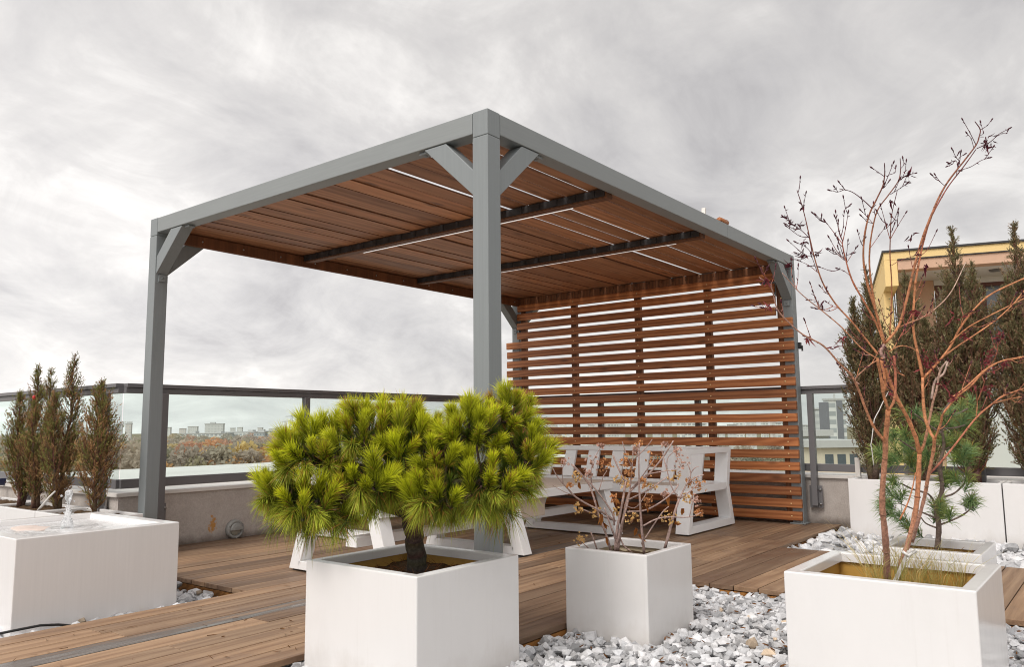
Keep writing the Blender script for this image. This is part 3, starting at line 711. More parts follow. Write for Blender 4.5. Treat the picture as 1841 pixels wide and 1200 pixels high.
mb.tube(fine+[P[-1]], .006, 8); tag(mb.build('cable', MAT['black']), 'thin black cable looping over stones below the fountain', 'cable')

# navy frame at the far left behind the shrubs
t = thing('steel_frame', 'dark navy steel frame standing behind the leftmost shrubs', 'frame', (-.6, 5.75, 0))
mb = MB(); mb.box(-.66, -.60, 5.62, 5.68, -.12, .95); mb.box(-.02-.56, -.02-.5, 6.9, 6.96, -.12, .95); mb.build_each('upright', MAT['navy'], t, .003)
mb = MB(); mb.box(-.59, -.05, 5.63, 5.67, .42, .48); mb.build('crossbar', MAT['navy'], t, .003)

# ================================================================== BRIGHT PINE (front)
def jit(c, s): return tuple(max(0, x*(1+random.uniform(-s, s))) for x in c)
t = thing('pine_shrub', 'bushy lime green pine with broad rounded crown in the front planter', 'pine shrub', (-.60, -.10, .31))
D0 = 3.171; PX = D0/FPX
base = np.array([-.45, .05, .27])
def loc(px, py, v=0.0):        # crown coordinates: px/py of the photo around the trunk, v = metres away from the camera
    return at(px, py, D0+v)
mb = MB(); bk = lambda: jit((.075, .052, .038), .3)
trunk = [loc(750, 1046, .03), loc(748, 1000, .02), loc(746, 965, .0), loc(745, 940, .0), loc(742, 915, .0)]
def refine(P, R, k=4, w=.004):
    o, r = [], []
    for i in range(len(P)-1):
        for q in range(k): o.append(P[i]*(1-q/k)+P[i+1]*q/k+RNG.normal(size=3)*w*(i+q > 0)); r.append(R[i]*(1-q/k)+R[i+1]*q/k)
    return o+[P[-1]], r+[R[-1]]
p, r = refine(trunk, [.044, .038, .036, .043, .04]); mb.tube(p, r, 12, [bk() for _ in p], 0, .09)
lobes = [ # centre px, py, depth offset, radii (px, px, m)
 (575, 815, .02, 82, 58, .22), (520, 872, -.02, 52, 48, .18), (572, 896, -.10, 74, 44, .17), (660, 780, .06, 78, 52, .24), (720, 765, .10, 58, 42, .2), (672, 858, -.10, 66, 50, .17),
 (862, 772, .02, 72, 50, .22), (930, 742, .08, 45, 44, .15), (950, 812, .02, 50, 55, .2), (800, 820, -.02, 70, 50, .2), (880, 862, -.10, 82, 48, .17), (806, 876, -.15, 66, 46, .15), (735, 800, .0, 70, 55, .18), (745, 835, .12, 110, 66, .2)]
LB_ = [(loc(740+(a-745)*.955, b+2, v), np.array([c*PX*.955, d*PX, e])) for a, b, v, c, d, e in lobes]
E3 = np.stack([RI, UP, FW])
def inside(p, k=None, sc_=.93):
    for i, (c, r) in enumerate(LB_):
        if i == k: continue
        if np.sum((E3 @ (p-c)/(r*sc_))**2) < 1: return True
    return False
pts = []
for it in range(9000):
    k = random.choices(range(len(LB_)), [a[3]*a[4] for a in lobes])[0]; c, r = LB_[k]
    n = unit(RNG.normal(size=3)); p = c+(n*r) @ E3
    if inside(p, k): continue
    if all(np.sum((p-q[0])**2) > .063**2 for q in pts): pts.append((p, unit((n/r) @ E3), k))
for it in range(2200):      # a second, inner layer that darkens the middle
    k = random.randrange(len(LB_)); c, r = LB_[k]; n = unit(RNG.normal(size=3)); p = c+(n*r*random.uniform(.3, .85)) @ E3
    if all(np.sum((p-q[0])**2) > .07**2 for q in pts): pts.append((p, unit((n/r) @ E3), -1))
bl = Blades(); top = loc(742, 905, 0)
# main limbs
limbs = {}
for k, (c, r) in enumerate(LB_):
    a = top if k not in (1, 2, 5) else loc(742, 925, 0); mid = a*.45+c*.55+np.array([0, 0, .03])
    p, rr = refine([a, mid, c], [.026, .018, .011], 4, .006); mb.tube(p, rr, 8, [bk() for _ in p], 0, .08); limbs[k] = c
for (p, n, k) in pts:
    inner = k == -1
    low = n[2] < -.25
    ax = unit(n*.75+np.array([0, 0, .75])+RNG.normal(size=3)*.16)
    if low: ax = unit(n*.8+np.array([0, 0, .18])+RNG.normal(size=3)*.2)
    b = p-ax*.075
    j = random.uniform(.8, 1.18); yel = random.random()
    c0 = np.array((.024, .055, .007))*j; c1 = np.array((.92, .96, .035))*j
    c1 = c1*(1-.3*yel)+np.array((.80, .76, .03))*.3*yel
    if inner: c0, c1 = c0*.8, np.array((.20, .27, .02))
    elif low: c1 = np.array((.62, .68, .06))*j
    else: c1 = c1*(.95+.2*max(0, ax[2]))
    n_ = 380 if not inner else 200
    if k != -1 and random.random() < .07 and p[2] > top[2]+.3: c1 = np.array((.7, .42, .08))
    ag = random.random(); sz_ = random.uniform(.72, 1.12)
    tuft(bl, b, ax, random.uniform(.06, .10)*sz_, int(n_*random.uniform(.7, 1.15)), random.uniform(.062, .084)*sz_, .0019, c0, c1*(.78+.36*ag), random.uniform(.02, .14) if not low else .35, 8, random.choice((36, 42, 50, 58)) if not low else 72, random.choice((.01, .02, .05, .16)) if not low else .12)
    if not inner or random.random() < .5:
        c = min((q[0] for q in LB_), key=lambda q: np.sum((q-b)**2)); m_ = (b+c)/2-np.array([0, 0, .02])
        mb.tube([c, m_, b, b+ax*.07], [.007, .006, .0045, .003], 5, [bk() for _ in range(4)])
# hanging long needles below the crown, partly dry
for k in range(14):
    px = random.choice((random.gauss(585, 45), random.gauss(850, 45), random.gauss(515, 20))); px = min(max(px, 490), 940)
    if 660 < px < 785: continue
    py = {0: 930}.get(0)+random.uniform(-25, 8)-(20 if px > 760 else 0)
    b = loc(px, py, random.uniform(-.22, .1)); ax = unit(np.array([random.gauss(0, .4), random.gauss(0, .4), -.55])+RI*(px-745)/420)
    dry = random.random() < .3
    tuft(bl, b, ax, .05, 60, .10, .0022, (.04, .07, .014), (.55, .30, .08) if dry else (.38, .42, .06), .45, 15, 75, .12)
mb.build('trunk', MAT['bark'], t); bl.build('crown', MAT['leaf'], t)

# ================================================================== DRIED HYDRANGEA
def px_network(strokes, d0, spread, wscale=1.0):
    """strokes: list of (pixels, w0, w1, colours); 3D with wandering depth, branches start where they touch"""
    seen = []; out = []
    for (P, w0, w1, ca, cb) in strokes:
        P = np.array(P, float)
        best = min(seen, key=lambda s: (s[0]-P[0][0])**2+(s[1]-P[0][1])**2) if seen else None
        ds = best[2] if best is not None and math.hypot(best[0]-P[0][0], best[1]-P[0][1]) < 26 else d0+random.uniform(-.05, .05)
        ln = sum(np.linalg.norm(P[i+1]-P[i]) for i in range(len(P)-1)); de = ds+random.uniform(-1, 1)*spread*min(1, ln/300)
        # Catmull-Rom through the pixels
        Q = [2*P[0]-P[1], *P, 2*P[-1]-P[-2]]; pts = []
        for i in range(1, len(Q)-2):
            for q in np.linspace(0, 1, 5, endpoint=False):
                a, b, c, d = Q[i-1], Q[i], Q[i+1], Q[i+2]
                pts.append(.5*((2*b)+(-a+c)*q+(2*a-5*b+4*c-d)*q*q+(-a+3*b-3*c+d)*q**3))
        pts.append(P[-1]); n = len(pts); X = []; Rr = []; Cl = []
        for i, p in enumerate(pts):
            u = i/(n-1); d = ds+(de-ds)*u; X.append(at(p[0], p[1], d)); seen.append((p[0], p[1], d))
            w = (w0+(w1-w0)*u)*d/FPX/2*wscale*(1+.10*random.uniform(-1, 1)); Rr.append(w)
            cc = np.array(ca)*(1-u)+np.array(cb)*u; Cl.append(tuple(np.clip(cc*random.uniform(.82, 1.18), 0, 1)))
        out.append((X, Rr, Cl))
    return out
def h(x, y): return (900+x/4.184, 780+y/4.184)
st = lambda L_, w0, w1: ([h(*p) for p in L_], w0, w1, (.30, .21, .185), (.44, .31, .27))
hyd = [st([(830, 885), (790, 750), (740, 620), (700, 480), (655, 370), (530, 230)], 6, 3.5), st([(860, 885), (880, 700), (920, 500), (940, 360)], 7, 5), st([(880, 885), (915, 680), (960, 470), (1010, 400), (1110, 310), (1220, 180), (1300, 55)], 7, 3),
 st([(870, 880), (900, 720), (960, 500), (985, 300), (1000, 90)], 6, 2.5), st([(1080, 905), (1060, 700), (1045, 450), (1040, 250), (1045, 70)], 6.5, 2.5), st([(1235, 865), (1290, 660), (1320, 560), (1345, 490)], 7, 5),
 st([(1345, 490), (1290, 410), (1250, 270), (1210, 120)], 4, 2), st([(1345, 490), (1400, 380), (1430, 300), (1400, 215)], 4.5, 2), st([(1350, 490), (1430, 430), (1490, 370)], 4, 2.5), st([(1400, 380), (1470, 330), (1530, 310)], 3, 2),
 st([(860, 660), (760, 590), (580, 490), (500, 410), (430, 330), (390, 260)], 5.5, 2.5), st([(950, 590), (1080, 580), (1200, 520), (1300, 440), (1340, 380)], 4.5, 3), st([(1065, 700), (1160, 650), (1250, 630), (1420, 630), (1510, 595)], 4, 2), st([(1080, 800), (1150, 690), (1220, 590), (1265, 550)], 4, 2),
 st([(870, 660), (780, 630), (690, 600), (590, 560)], 4, 2), st([(725, 872), (700, 800), (678, 742)], 4, 3), st([(855, 690), (840, 600), (730, 440), (640, 340), (545, 235)], 5, 2.5), st([(660, 862), (625, 830), (600, 795)], 2.5, 1.8),
 st([(980, 420), (1070, 330), (1140, 300), (1330, 270)], 4, 2), st([(940, 370), (890, 270), (845, 165)], 5, 4), st([(990, 260), (950, 170), (915, 60)], 3, 1.8), st([(1000, 200), (1100, 100), (1140, 45)], 3, 1.6), st([(740, 430), (770, 330), (800, 280)], 2.5, 1.6),
 st([(690, 420), (680, 300), (700, 200), (760, 90)], 3, 1.6), st([(960, 500), (1120, 420), (1250, 330)], 4, 2.5), st([(930, 540), (1010, 560), (1080, 480), (1110, 410)], 3, 2), st([(1430, 300), (1460, 260), (1490, 250)], 2.5, 1.5), st([(1420, 630), (1450, 500), (1475, 490)], 2.5, 1.6),
 st([(880, 840), (830, 700), (780, 560)], 5, 3), st([(905, 800), (930, 850), (990, 895)], 4, 3), st([(1060, 330), (1150, 200), (1170, 160)], 3, 1.6), st([(560, 470), (480, 440), (390, 390)], 2, 1.2), st([(470, 370), (465, 280), (485, 200)], 2, 1.4), st([(1250, 270), (1260, 180), (1330, 120)], 2.4, 1.4)]
t = thing('hydrangea', 'dried hydrangea with bare brown stems and golden seed heads', 'shrub', (.42, -.50, .28))
mb = MB()
for X, Rr, Cl in px_network(hyd, 3.71, .16, .78): mb.tube(X, Rr, 7, Cl, 0, .05)
mb.build('stems', MAT['stem'], t)
heads = [(600, 800, 36, 0), (585, 560, 30, 0), (715, 590, 30, 0), (985, 638, 36, 0), (1270, 620, 42, 0), (1490, 370, 42, 1), (1300, 330, 44, 0), (1130, 400, 32, 0), (1500, 600, 24, 1), (785, 230, 52, 1), (480, 215, 28, 2), (575, 320, 40, 0), (1150, 190, 46, 1), (930, 210, 44, 1), (1105, 500, 34, 1), (1080, 370, 36, 1), (895, 355, 34, 0), (1365, 215, 46, 2), (850, 480, 26, 1), (1325, 125, 28, 2), (1042, 85, 20, 1), (755, 90, 18, 2), (1470, 505, 32, 2), (1235, 450, 26, 2), (690, 215, 40, 2), (870, 590, 26, 0), (1240, 90, 20, 2), (520, 390, 20, 1), (1400, 490, 30, 0), (660, 300, 24, 2), (980, 300, 40, 1), (1420, 360, 24, 1), (950, 370, 26, 0), (1015, 120, 24, 2)]
bl = Blades()
PAL = [((.70, .45, .17), (.84, .60, .29)), ((.56, .26, .11), (.76, .43, .20)), ((.54, .33, .26), (.72, .49, .40))]
for (x, y, r, k) in heads:
    px, py = h(x, y); d = 3.71+random.uniform(-.12, .12); c = at(px, py, d); rr = r/4.184*d/FPX
    for q in range(18):
        v = RNG.normal(size=3)*.45*rr*1.3; n = 4; P = np.tile(c+v, (n, 1)); ax = unit(v+np.array([0, 0, rr*.3]))
        ca, cb = PAL[k]; f = random.uniform(.7, 1.25)
        bl.add(P, cone_dirs(ax, n, 45, 95), RNG.uniform(.007, .0125, n), .0085, np.array(ca)*f, np.array(cb)*f)
    for q in range(5): v = RNG.normal(size=3)*rr*.5; bl.add([c-np.array([0, 0, rr])], np.array([v+np.array([0, 0, rr*1.2])]), rr*1.6, .0022, (.3, .16, .1), (.4, .22, .13))
bl.build('seed_heads', MAT['petal'], t)
bl = Blades()
for (x, y) in [(1040, 760), (1025, 715), (795, 780), (775, 675), (1370, 565), (1255, 460), (590, 370), (860, 490), (1310, 670), (1060, 820), (1095, 545), (1440, 430), (760, 610)]:
    px, py = h(x, y); c = at(px, py, 3.71+random.uniform(-.08, .08)); ax = unit(np.array([random.gauss(0, .5), random.gauss(0, .5), -1]))
    bl.add([c]*2, np.array([ax, ax+RNG.normal(size=3)*.2]), random.uniform(.03, .048), .018, (.26, .09, .025), (.45, .19, .05), np.array([RNG.normal(size=3)*.2]*2))
bl.build('withered_leaves', MAT['petal'], t)

# ================================================================== BARE MAPLE
def u(x, y): return (1341+x/2.308, 200+y/2.308)
OR, RD, DK, PALE = (.50, .21, .095), (.36, .11, .075), (.085, .022, .03), (.52, .38, .31)
GB = (.36, .215, .175)
def s4(P, w0, w1, a, b): return ([tuple(p) for p in P], w0, w1, a, b)
def s3(P, w0, w1, a, b): return ([u(*p) for p in P], w0, w1, a, b)
map_ = [
 s4([(1595, 1046), (1594, 1000), (1591, 958), (1586, 900), (1591, 825), (1593, 783), (1597, 738)], 19, 13, GB, OR),
 s4([(1612, 1046), (1622, 1010), (1632, 980), (1641, 945), (1649, 895), (1653, 817)], 17, 13, GB, OR),
 s4([(1640, 975), (1650, 940), (1662, 895), (1668, 862), (1678, 812), (1680, 789)], 10, 10, GB, OR),
 s4([(1597, 738), (1589, 712), (1583, 675), (1577, 645)], 9, 7.5, OR, OR), s4([(1598, 738), (1607, 722), (1610, 700), (1609, 660), (1607, 640)], 8, 7, OR, RD),
 s4([(1591, 794), (1572, 770), (1556, 735), (1543, 700), (1531, 676), (1510, 655), (1480, 622), (1445, 603), (1419, 581), (1397, 555), (1386, 516), (1365, 499)], 8, 2.5, OR, GB),
 s4([(1653, 817), (1647, 790), (1633, 755), (1612, 715), (1590, 660), (1584, 646)], 12, 9, OR, OR), s4([(1653, 817), (1661, 800), (1669, 765), (1677, 725), (1684, 700), (1690, 668), (1702, 650)], 8, 4.5, OR, PALE),
 s4([(1680, 789), (1671, 775), (1662, 745), (1659, 700), (1659, 680)], 8.5, 8, OR, OR), s4([(1681, 789), (1692, 760), (1696, 744), (1722, 713), (1745, 695), (1770, 668), (1800, 650), (1850, 640)], 6.5, 3.5, OR, OR),
 s4([(1668, 856), (1690, 833), (1715, 803), (1755, 752), (1785, 726), (1805, 712), (1850, 696)], 6, 4, RD, OR), s4([(1786, 726), (1810, 719), (1850, 712)], 4, 3.2, OR, OR), s4([(1646, 850), (1640, 880), (1632, 905), (1618, 935)], 3, 5, OR, OR), s4([(1755, 752), (1757, 725), (1754, 705), (1748, 690)], 3, 1.8, OR, RD), s4([(1758, 720), (1766, 700), (1772, 680)], 2.6, 1.6, OR, RD),
 s3([(572, 1028), (560, 1000), (575, 968)], 10, 9, GB, GB),
 s3([(575, 968), (540, 880), (490, 790), (440, 700), (410, 600), (400, 550)], 7, 3, OR, RD), s3([(400, 550), (370, 510), (330, 458)], 2.6, 1.6, RD, DK), s3([(400, 550), (413, 490), (424, 425)], 2.6, 1.6, RD, DK), s3([(402, 540), (388, 500), (384, 460)], 2, 1.4, RD, DK),
 s3([(410, 620), (375, 590), (350, 575)], 2, 1.4, RD, DK), s3([(440, 690), (410, 665), (385, 655)], 1.8, 1.3, RD, DK), s3([(418, 630), (440, 595), (458, 568)], 1.8, 1.3, RD, DK),
 s3([(575, 968), (545, 850), (505, 720), (488, 620), (492, 520), (512, 430), (545, 360), (568, 310), (576, 260), (575, 215)], 7.5, 2.4, OR, DK), s3([(522, 402), (490, 372), (440, 335), (388, 322)], 3, 1.8, DK, DK), s3([(568, 320), (590, 270), (610, 220)], 2.4, 1.5, DK, DK), s3([(576, 272), (552, 255), (527, 238)], 2, 1.4, DK, DK), s3([(590, 265), (618, 255), (622, 235)], 1.8, 1.3, DK, DK),
 s3([(555, 900), (530, 780), (514, 660), (514, 570), (527, 480), (548, 408), (590, 350), (632, 290), (642, 240), (640, 195)], 6, 2, OR, DK), s3([(632, 292), (665, 268), (700, 258)], 2.4, 1.4, DK, DK), s3([(645, 285), (660, 250), (665, 212)], 2, 1.3, DK, DK), s3([(600, 345), (640, 320), (662, 305)], 2, 1.3, DK, DK), s3([(640, 240), (655, 222), (652, 200)], 1.6, 1.2, DK, DK), s3([(515, 570), (550, 520), (580, 478)], 1.8, 1.2, RD, DK), s3([(530, 470), (505, 440), (480, 415)], 1.8, 1.2, RD, DK),
 s3([(580, 962), (635, 890), (670, 770), (700, 640), (735, 520), (770, 430), (800, 360), (840, 290), (910, 200), (955, 140), (968, 105), (972, 75), (950, 42)], 8, 2.4, OR, DK), s3([(702, 720), (712, 660), (728, 580), (748, 500), (772, 432)], 6, 4.5, OR, RD), s3([(772, 432), (805, 370), (845, 305), (905, 228), (955, 158)], 4.5, 2.6, RD, DK),
 s3([(972, 78), (1000, 60), (1018, 38)], 2, 1.3, DK, DK), s3([(958, 155), (1010, 130), (1050, 95), (1088, 74)], 2.6, 1.5, DK, DK), s3([(955, 140), (930, 90), (902, 40)], 2.2, 1.4, DK, DK), s3([(945, 150), (935, 115), (920, 95)], 1.8, 1.3, DK, DK), s3([(880, 246), (930, 232), (975, 205), (1005, 195)], 2.2, 1.4, DK, DK), s3([(828, 312), (805, 292), (788, 268)], 2, 1.3, DK, DK), s3([(880, 235), (872, 205), (852, 212)], 1.6, 1.2, DK, DK), s3([(968, 100), (985, 92), (975, 50)], 1.8, 1.2, DK, DK), s3([(1060, 90), (1080, 92), (1086, 82)], 1.6, 1.2, DK, DK), s3([(890, 225), (884, 195), (905, 180)], 1.5, 1.1, DK, DK),
 s3([(597, 930), (604, 800), (604, 700), (598, 600), (600, 500), (605, 430), (628, 330)], 4.5, 1.8, OR, DK), s3([(600, 530), (628, 480), (662, 425)], 2.2, 1.3, RD, DK), s3([(600, 540), (578, 460), (560, 395)], 2, 1.3, RD, DK), s3([(605, 640), (640, 620), (700, 600)], 1.8, 1.2, RD, DK),
 s3([(548, 1010), (500, 950), (440, 875), (372, 800), (318, 710), (285, 610), (265, 525), (238, 410), (212, 328)], 6, 2.2, OR, DK), s3([(265, 528), (230, 495), (195, 470), (158, 440)], 2.2, 1.4, DK, DK), s3([(284, 604), (250, 565), (210, 545)], 2, 1.3, DK, DK), s3([(280, 600), (245, 600), (212, 590)], 1.8, 1.3, DK, DK), s3([(305, 675), (260, 640), (222, 622)], 1.8, 1.2, RD, DK), s3([(236, 402), (242, 395), (230, 385)], 1.6, 1.2, DK, DK), s3([(385, 815), (360, 810), (338, 795)], 1.6, 1.2, RD, RD),
 s3([(548, 1030), (480, 985), (400, 900), (320, 832), (260, 785), (215, 745), (180, 705), (150, 672)], 4, 2, OR, GB), s3([(215, 745), (192, 690), (188, 622)], 2, 1.4, GB, RD), s3([(320, 832), (318, 818)], 1.6, 1.2, GB, GB), s3([(130, 822), (95, 812), (65, 802)], 2, 1.4, GB, RD), s3([(108, 735), (102, 705), (82, 708)], 1.8, 1.2, GB, RD), s3([(300, 965), (268, 940), (250, 935)], 1.8, 1.2, GB, RD),
 s3([(590, 1000), (640, 975), (690, 985), (725, 1015)], 3, 2.4, OR, OR), s3([(735, 1110), (712, 1000), (698, 930), (694, 860), (702, 720)], 8, 6, OR, OR), s3([(738, 1108), (800, 1040), (850, 975), (892, 895), (950, 820), (1010, 765), (1080, 728), (1160, 692)], 7, 4.5, OR, OR), s3([(805, 1030), (880, 975), (960, 922), (1040, 865), (1110, 800), (1160, 738)], 5, 3, OR, OR), s3([(845, 965), (920, 900), (1000, 855), (1160, 775)], 4.5, 3, OR, OR),
 s3([(620, 905), (680, 878), (735, 855), (800, 808), (855, 745), (912, 628)], 4, 2.4, OR, PALE), s3([(850, 1195), (920, 1140), (985, 1080), (1050, 1042), (1160, 1022)], 5, 3.2, OR, OR), s3([(975, 1085), (1020, 1050), (1042, 1000), (1045, 958)], 3, 2, OR, RD), s3([(640, 940), (670, 880), (690, 840)], 4, 3, RD, RD), s3([(560, 1030), (575, 1100), (577, 1160)], 8, 8, OR, OR), s3([(770, 1195), (785, 1120), (820, 1090), (838, 1040)], 7, 5, PALE, PALE), s3([(660, 1100), (620, 1080), (610, 1050)], 3, 2, OR, RD), s3([(470, 1135), (455, 1110), (520, 1050), (560, 1030)], 4, 3.4, GB, OR), s3([(740, 855), (770, 840), (775, 790)], 1.8, 1.2, RD, RD), s3([(890, 895), (905, 850), (930, 835)], 2, 1.2, OR, RD)]
t = thing('maple', 'bare branching maple with orange bark and a few shrivelled red leaves', 'tree', (.24, -1.70, .28))
extra_twigs = []; random.seed(77)
for (P, w0, w1, ca, cb) in map_[3:]:
    for q in range(random.choice((1, 2, 2, 3))):
        k = random.randrange(1, len(P)); f = random.random(); a = np.array(P[k-1]); b_ = np.array(P[k]); o_ = a+(b_-a)*f; d_ = (b_-a)/(np.linalg.norm(b_-a)+1e-6)
        if o_[1] > 850 or o_[1] < 285 or (o_[0] > 1560 and o_[0] < 1660 and o_[1] < 335): continue
        sd = random.choice((-1, 1)); n_ = np.array([d_[1], -d_[0]])*sd; ln = random.uniform(12, 40) if o_[1] > 420 else random.uniform(9, 22)
        m_ = o_+(d_*.75+n_*.5)*ln*.55; e_ = o_+(d_*1.0+n_*.55+np.array([0, -.25]))*ln
        extra_twigs.append(([tuple(o_), tuple(m_), tuple(e_)], 2.4, 1.3, cb, DK if o_[1] < 520 else RD))
        if random.random() < .5: extra_twigs.append(([tuple(m_), tuple(m_+(d_*.6-n_*.5)*ln*.5)], 1.7, 1.2, cb, DK if o_[1] < 520 else RD))
mb = MB(); net = px_network(map_+extra_twigs, 2.914, .28, .63)
for i, (X, Rr, Cl) in enumerate(net):
    mb.tube(X, Rr, 9, Cl, 0, .06)
    if Rr[0] > .0018:         # knuckle rings of buds along the stems
        for q in range(6, len(X)-2, 7): mb.tube([X[q], X[q]*.85+X[q+1]*.15], [Rr[q]*1.28, Rr[q]*1.2], 9, tuple(np.array(Cl[q])*.55), 0, .1)
    else:
        e = X[-1]; d = unit(X[-1]-X[-2]); mb.tube([e, e+d*.008, e+d*.014], [.0016, .0028, .0008], 6, (.07, .015, .025))
        for q in (len(X)//2, len(X)-2):
            dd = unit(d+RNG.normal(size=3)*.6); mb.tube([X[q], X[q]+dd*.01], [.002, .0006], 5, (.07, .015, .025))
mb.build('branches', MAT['stem'], t)
bl = Blades()
clumps = [(1005, 130, 34, 26), (670, 262, 14, 10), (605, 375, 12, 9), (685, 515, 14, 8), (185, 462, 14, 10), (220, 470, 16, 10), (240, 545, 18, 12), (235, 600, 20, 12), (290, 590, 12, 8), (235, 395, 10, 6), (185, 640, 14, 8), (95, 815, 16, 9), (85, 705, 14, 7), (265, 945, 14, 8), (355, 985, 10, 6), (690, 830, 22, 14), (705, 840, 18, 12), (870, 855, 22, 14), (905, 935, 14, 9), (760, 1030, 32, 22), (745, 1060, 28, 18), (1060, 930, 26, 16), (1015, 1000, 26, 16), (1000, 1050, 30, 18), (930, 1130, 26, 18), (860, 1185, 30, 20), (820, 1140, 20, 14), (1000, 1150, 22, 14), (745, 640, 12, 8), (1075, 1050, 20, 12), (395, 945, 16, 8), (600, 1170, 12, 6)]
for (x, y, r, n) in clumps:
    px, py = u(x, y); best = min((q for X, _, _ in net for q in X), key=lambda q: np.linalg.norm((q-CAM)/np.dot(q-CAM, FW)-(at(px, py, 1)-CAM)))
    d = np.dot(best-CAM, FW); c = at(px, py, d); rr = r/2.308*d/FPX
    n = int(n*1.2); P = c+RNG.normal(size=(n, 3))*rr*.42; D = RNG.normal(size=(n, 3)); D[:, 2] -= .8
    f = RNG.uniform(.6, 1.3, (n, 1)); up_ = y < 700
    ca, cb = ((.06, .012, .02), (.13, .02, .03)) if up_ else ((.16, .022, .03), (.33, .09, .09))
    bl.add(P, D, RNG.uniform(.010, .026, n), RNG.uniform(.003, .0075, n), np.array(ca)*f, np.array(cb)*f, RNG.normal(size=(n, 3))*.35)
bl.build('shrivelled_leaves', MAT['petal'], t)
mb = MB(); X = [at(*u(591, 1165), 2.89), at(1592, 715, 2.87), at(1572, 755, 2.85), at(1566, 800, 2.84), at(1571, 838, 2.85)]
p, r = refine(X, [.0016]*5, 5, .0004); mb.tube(p, r, 5); mb.build('tie_wire', MAT['coping'], t)
mb = MB(); a, b, c = at(1634, 990, 2.87), at(1622, 1015, 2.86), at(1607, 1050, 2.85); sd = RI*.011
mb.add([a-sd*.5, a+sd*.6, b-sd*.6, b+sd*1.1, c-sd*.8, c+sd*.9], [(0, 1, 3, 2), (2, 3, 5, 4)], (.8, .8, .8))
mb.tube([at(1622, 992, 2.85), at(1632, 1000, 2.84), at(1646, 992, 2.87)], .006, 6); mb.build('white_strap', MAT['white'], t)
# feather grass in the maple planter: each clump a plant
for i, (px, py, lean, lb) in enumerate([(1578, 1050, -.25, 'tuft of thin golden grass left of the maple trunks'), (1612, 1045, .05, 'tuft of thin green gold grass between the maple trunks'), (1640, 1052, .1, 'tuft of arching yellow green grass right of the white strap'), (1682, 1058, 0, 'upright clump of fine yellow green grass in the middle right of the maple planter'), (1725, 1062, .06, 'clump of straw coloured grass nearest the right rim of the maple planter')]):
    c = at(px, py+6, 2.84+.02*i); t = thing('grass_tuft', lb, 'grass', c, 'feather grass tufts in the maple planter')
    bl = Blades(); n = 75
    P = c+np.stack([RNG.normal(0, .018, n), RNG.normal(0, .018, n), np.zeros(n)], 1)
    D = np.stack([RNG.normal(0, .2, n), RNG.normal(0, .2, n), np.ones(n)], 1)+RI*lean
    f = RNG.uniform(.7, 1.2, (n, 1)); g = RNG.random((n, 1))
    bl.add(P, D, RNG.uniform(.08, .24, n)*(1.2 if i == 0 else 1.0), .0016, (np.array((.34, .36, .08))*g+np.array((.58, .40, .13))*(1-g))*f, (np.array((.55, .52, .18))*g+np.array((.78, .62, .32))*(1-g))*f, np.stack([RNG.normal(0, .3, n), RNG.normal(0, .3, n), -RNG.uniform(0, .22, n)], 1))
    bl.build('blades', MAT['leaf'], t)

# ================================================================== SMALL BLUE-GREEN PINE
t = thing('pine_shrub', 'small loose pine with blue green needle clusters behind the maple', 'pine shrub', (.94, -1.71, .32))
D1 = 3.385; mb = MB(); BK = ((.20, .15, .125), (.15, .11, .09))
v = lambda x, y: (1441+x/4.6, 680+y/4.6)
w = lambda x, y: (1500+x/3.334, 840+y/3.334)
tr = [([(1685, 990), (1688, 950), (1684, 915), (1694, 880), (1690, 840), (1697, 800), (1692, 765), (1700, 735), (1720, 715)], 10, 4, *BK), ([(1688, 945), (1702, 940), (1725, 930), (1740, 920), (1752, 908)], 3.5, 2.5, *BK), ([(1684, 950), (1665, 942), (1655, 930)], 3, 2, *BK), ([(1684, 912), (1670, 890), (1640, 880), (1620, 870)], 4, 2.5, *BK), ([(1692, 895), (1715, 888), (1735, 870)], 4, 2.5, *BK), ([(1691, 845), (1660, 820), (1630, 800), (1615, 790)], 4.5, 2.5, *BK), ([(1695, 810), (1725, 800), (1740, 815)], 4, 2.5, *BK), ([(1694, 780), (1670, 765), (1645, 745)], 4, 2.5, *BK), ([(1697, 750), (1720, 745), (1740, 735)], 3.5, 2.5, *BK), ([(1692, 770), (1715, 770), (1735, 765)], 3.5, 2.5, *BK), ([(1688, 935), (1665, 925), (1640, 915), (1615, 905)], 3.5, 2, *BK)]
for X, Rr, Cl in px_network(tr, D1, .22): mb.tube(X, Rr, 8, Cl, 0, .08)
mb.build('trunk', MAT['bark'], t)
tips = [v(*p) for p in [(935, 290), (800, 470), (1190, 330), (1290, 285), (1385, 250), (1250, 430), (850, 650), (1000, 500), (1150, 520), (1320, 600), (1260, 690), (1190, 870), (1310, 860), (770, 730), (760, 860), (870, 560), (1080, 640), (1370, 700), (1330, 380), (1090, 400), (960, 640), (1220, 560), (1400, 620), (720, 600), (900, 760), (1020, 760)]]+[w(*p) for p in [(650, 275), (560, 310), (690, 310), (825, 245), (400, 180), (370, 230), (520, 400), (430, 320), (330, 180), (700, 90), (760, 110), (380, 290), (620, 250), (800, 215)]]
bl = Blades()
for (px, py) in tips:
    for rep in range(2):
        d = D1+random.uniform(-.13, .13); b = at(px+random.gauss(0, 6), py+random.gauss(8, 6), d); ax = unit(np.array([random.gauss(0, .35), random.gauss(0, .35), .75])+RI*(px-1690)/90*.5)
        bc = np.array((.10, .18, .07))*random.uniform(.8, 1.2); c1 = np.array(random.choice(((.34, .46, .13), (.42, .50, .10), (.32, .45, .17), (.56, .55, .14))))
        tuft(bl, b, ax, .05, 80, .072, .0022, bc, c1, .35, 12, 75, .03)
        if rep == 0: mb2 = None
bl.build('crown', MAT['leaf'], t)

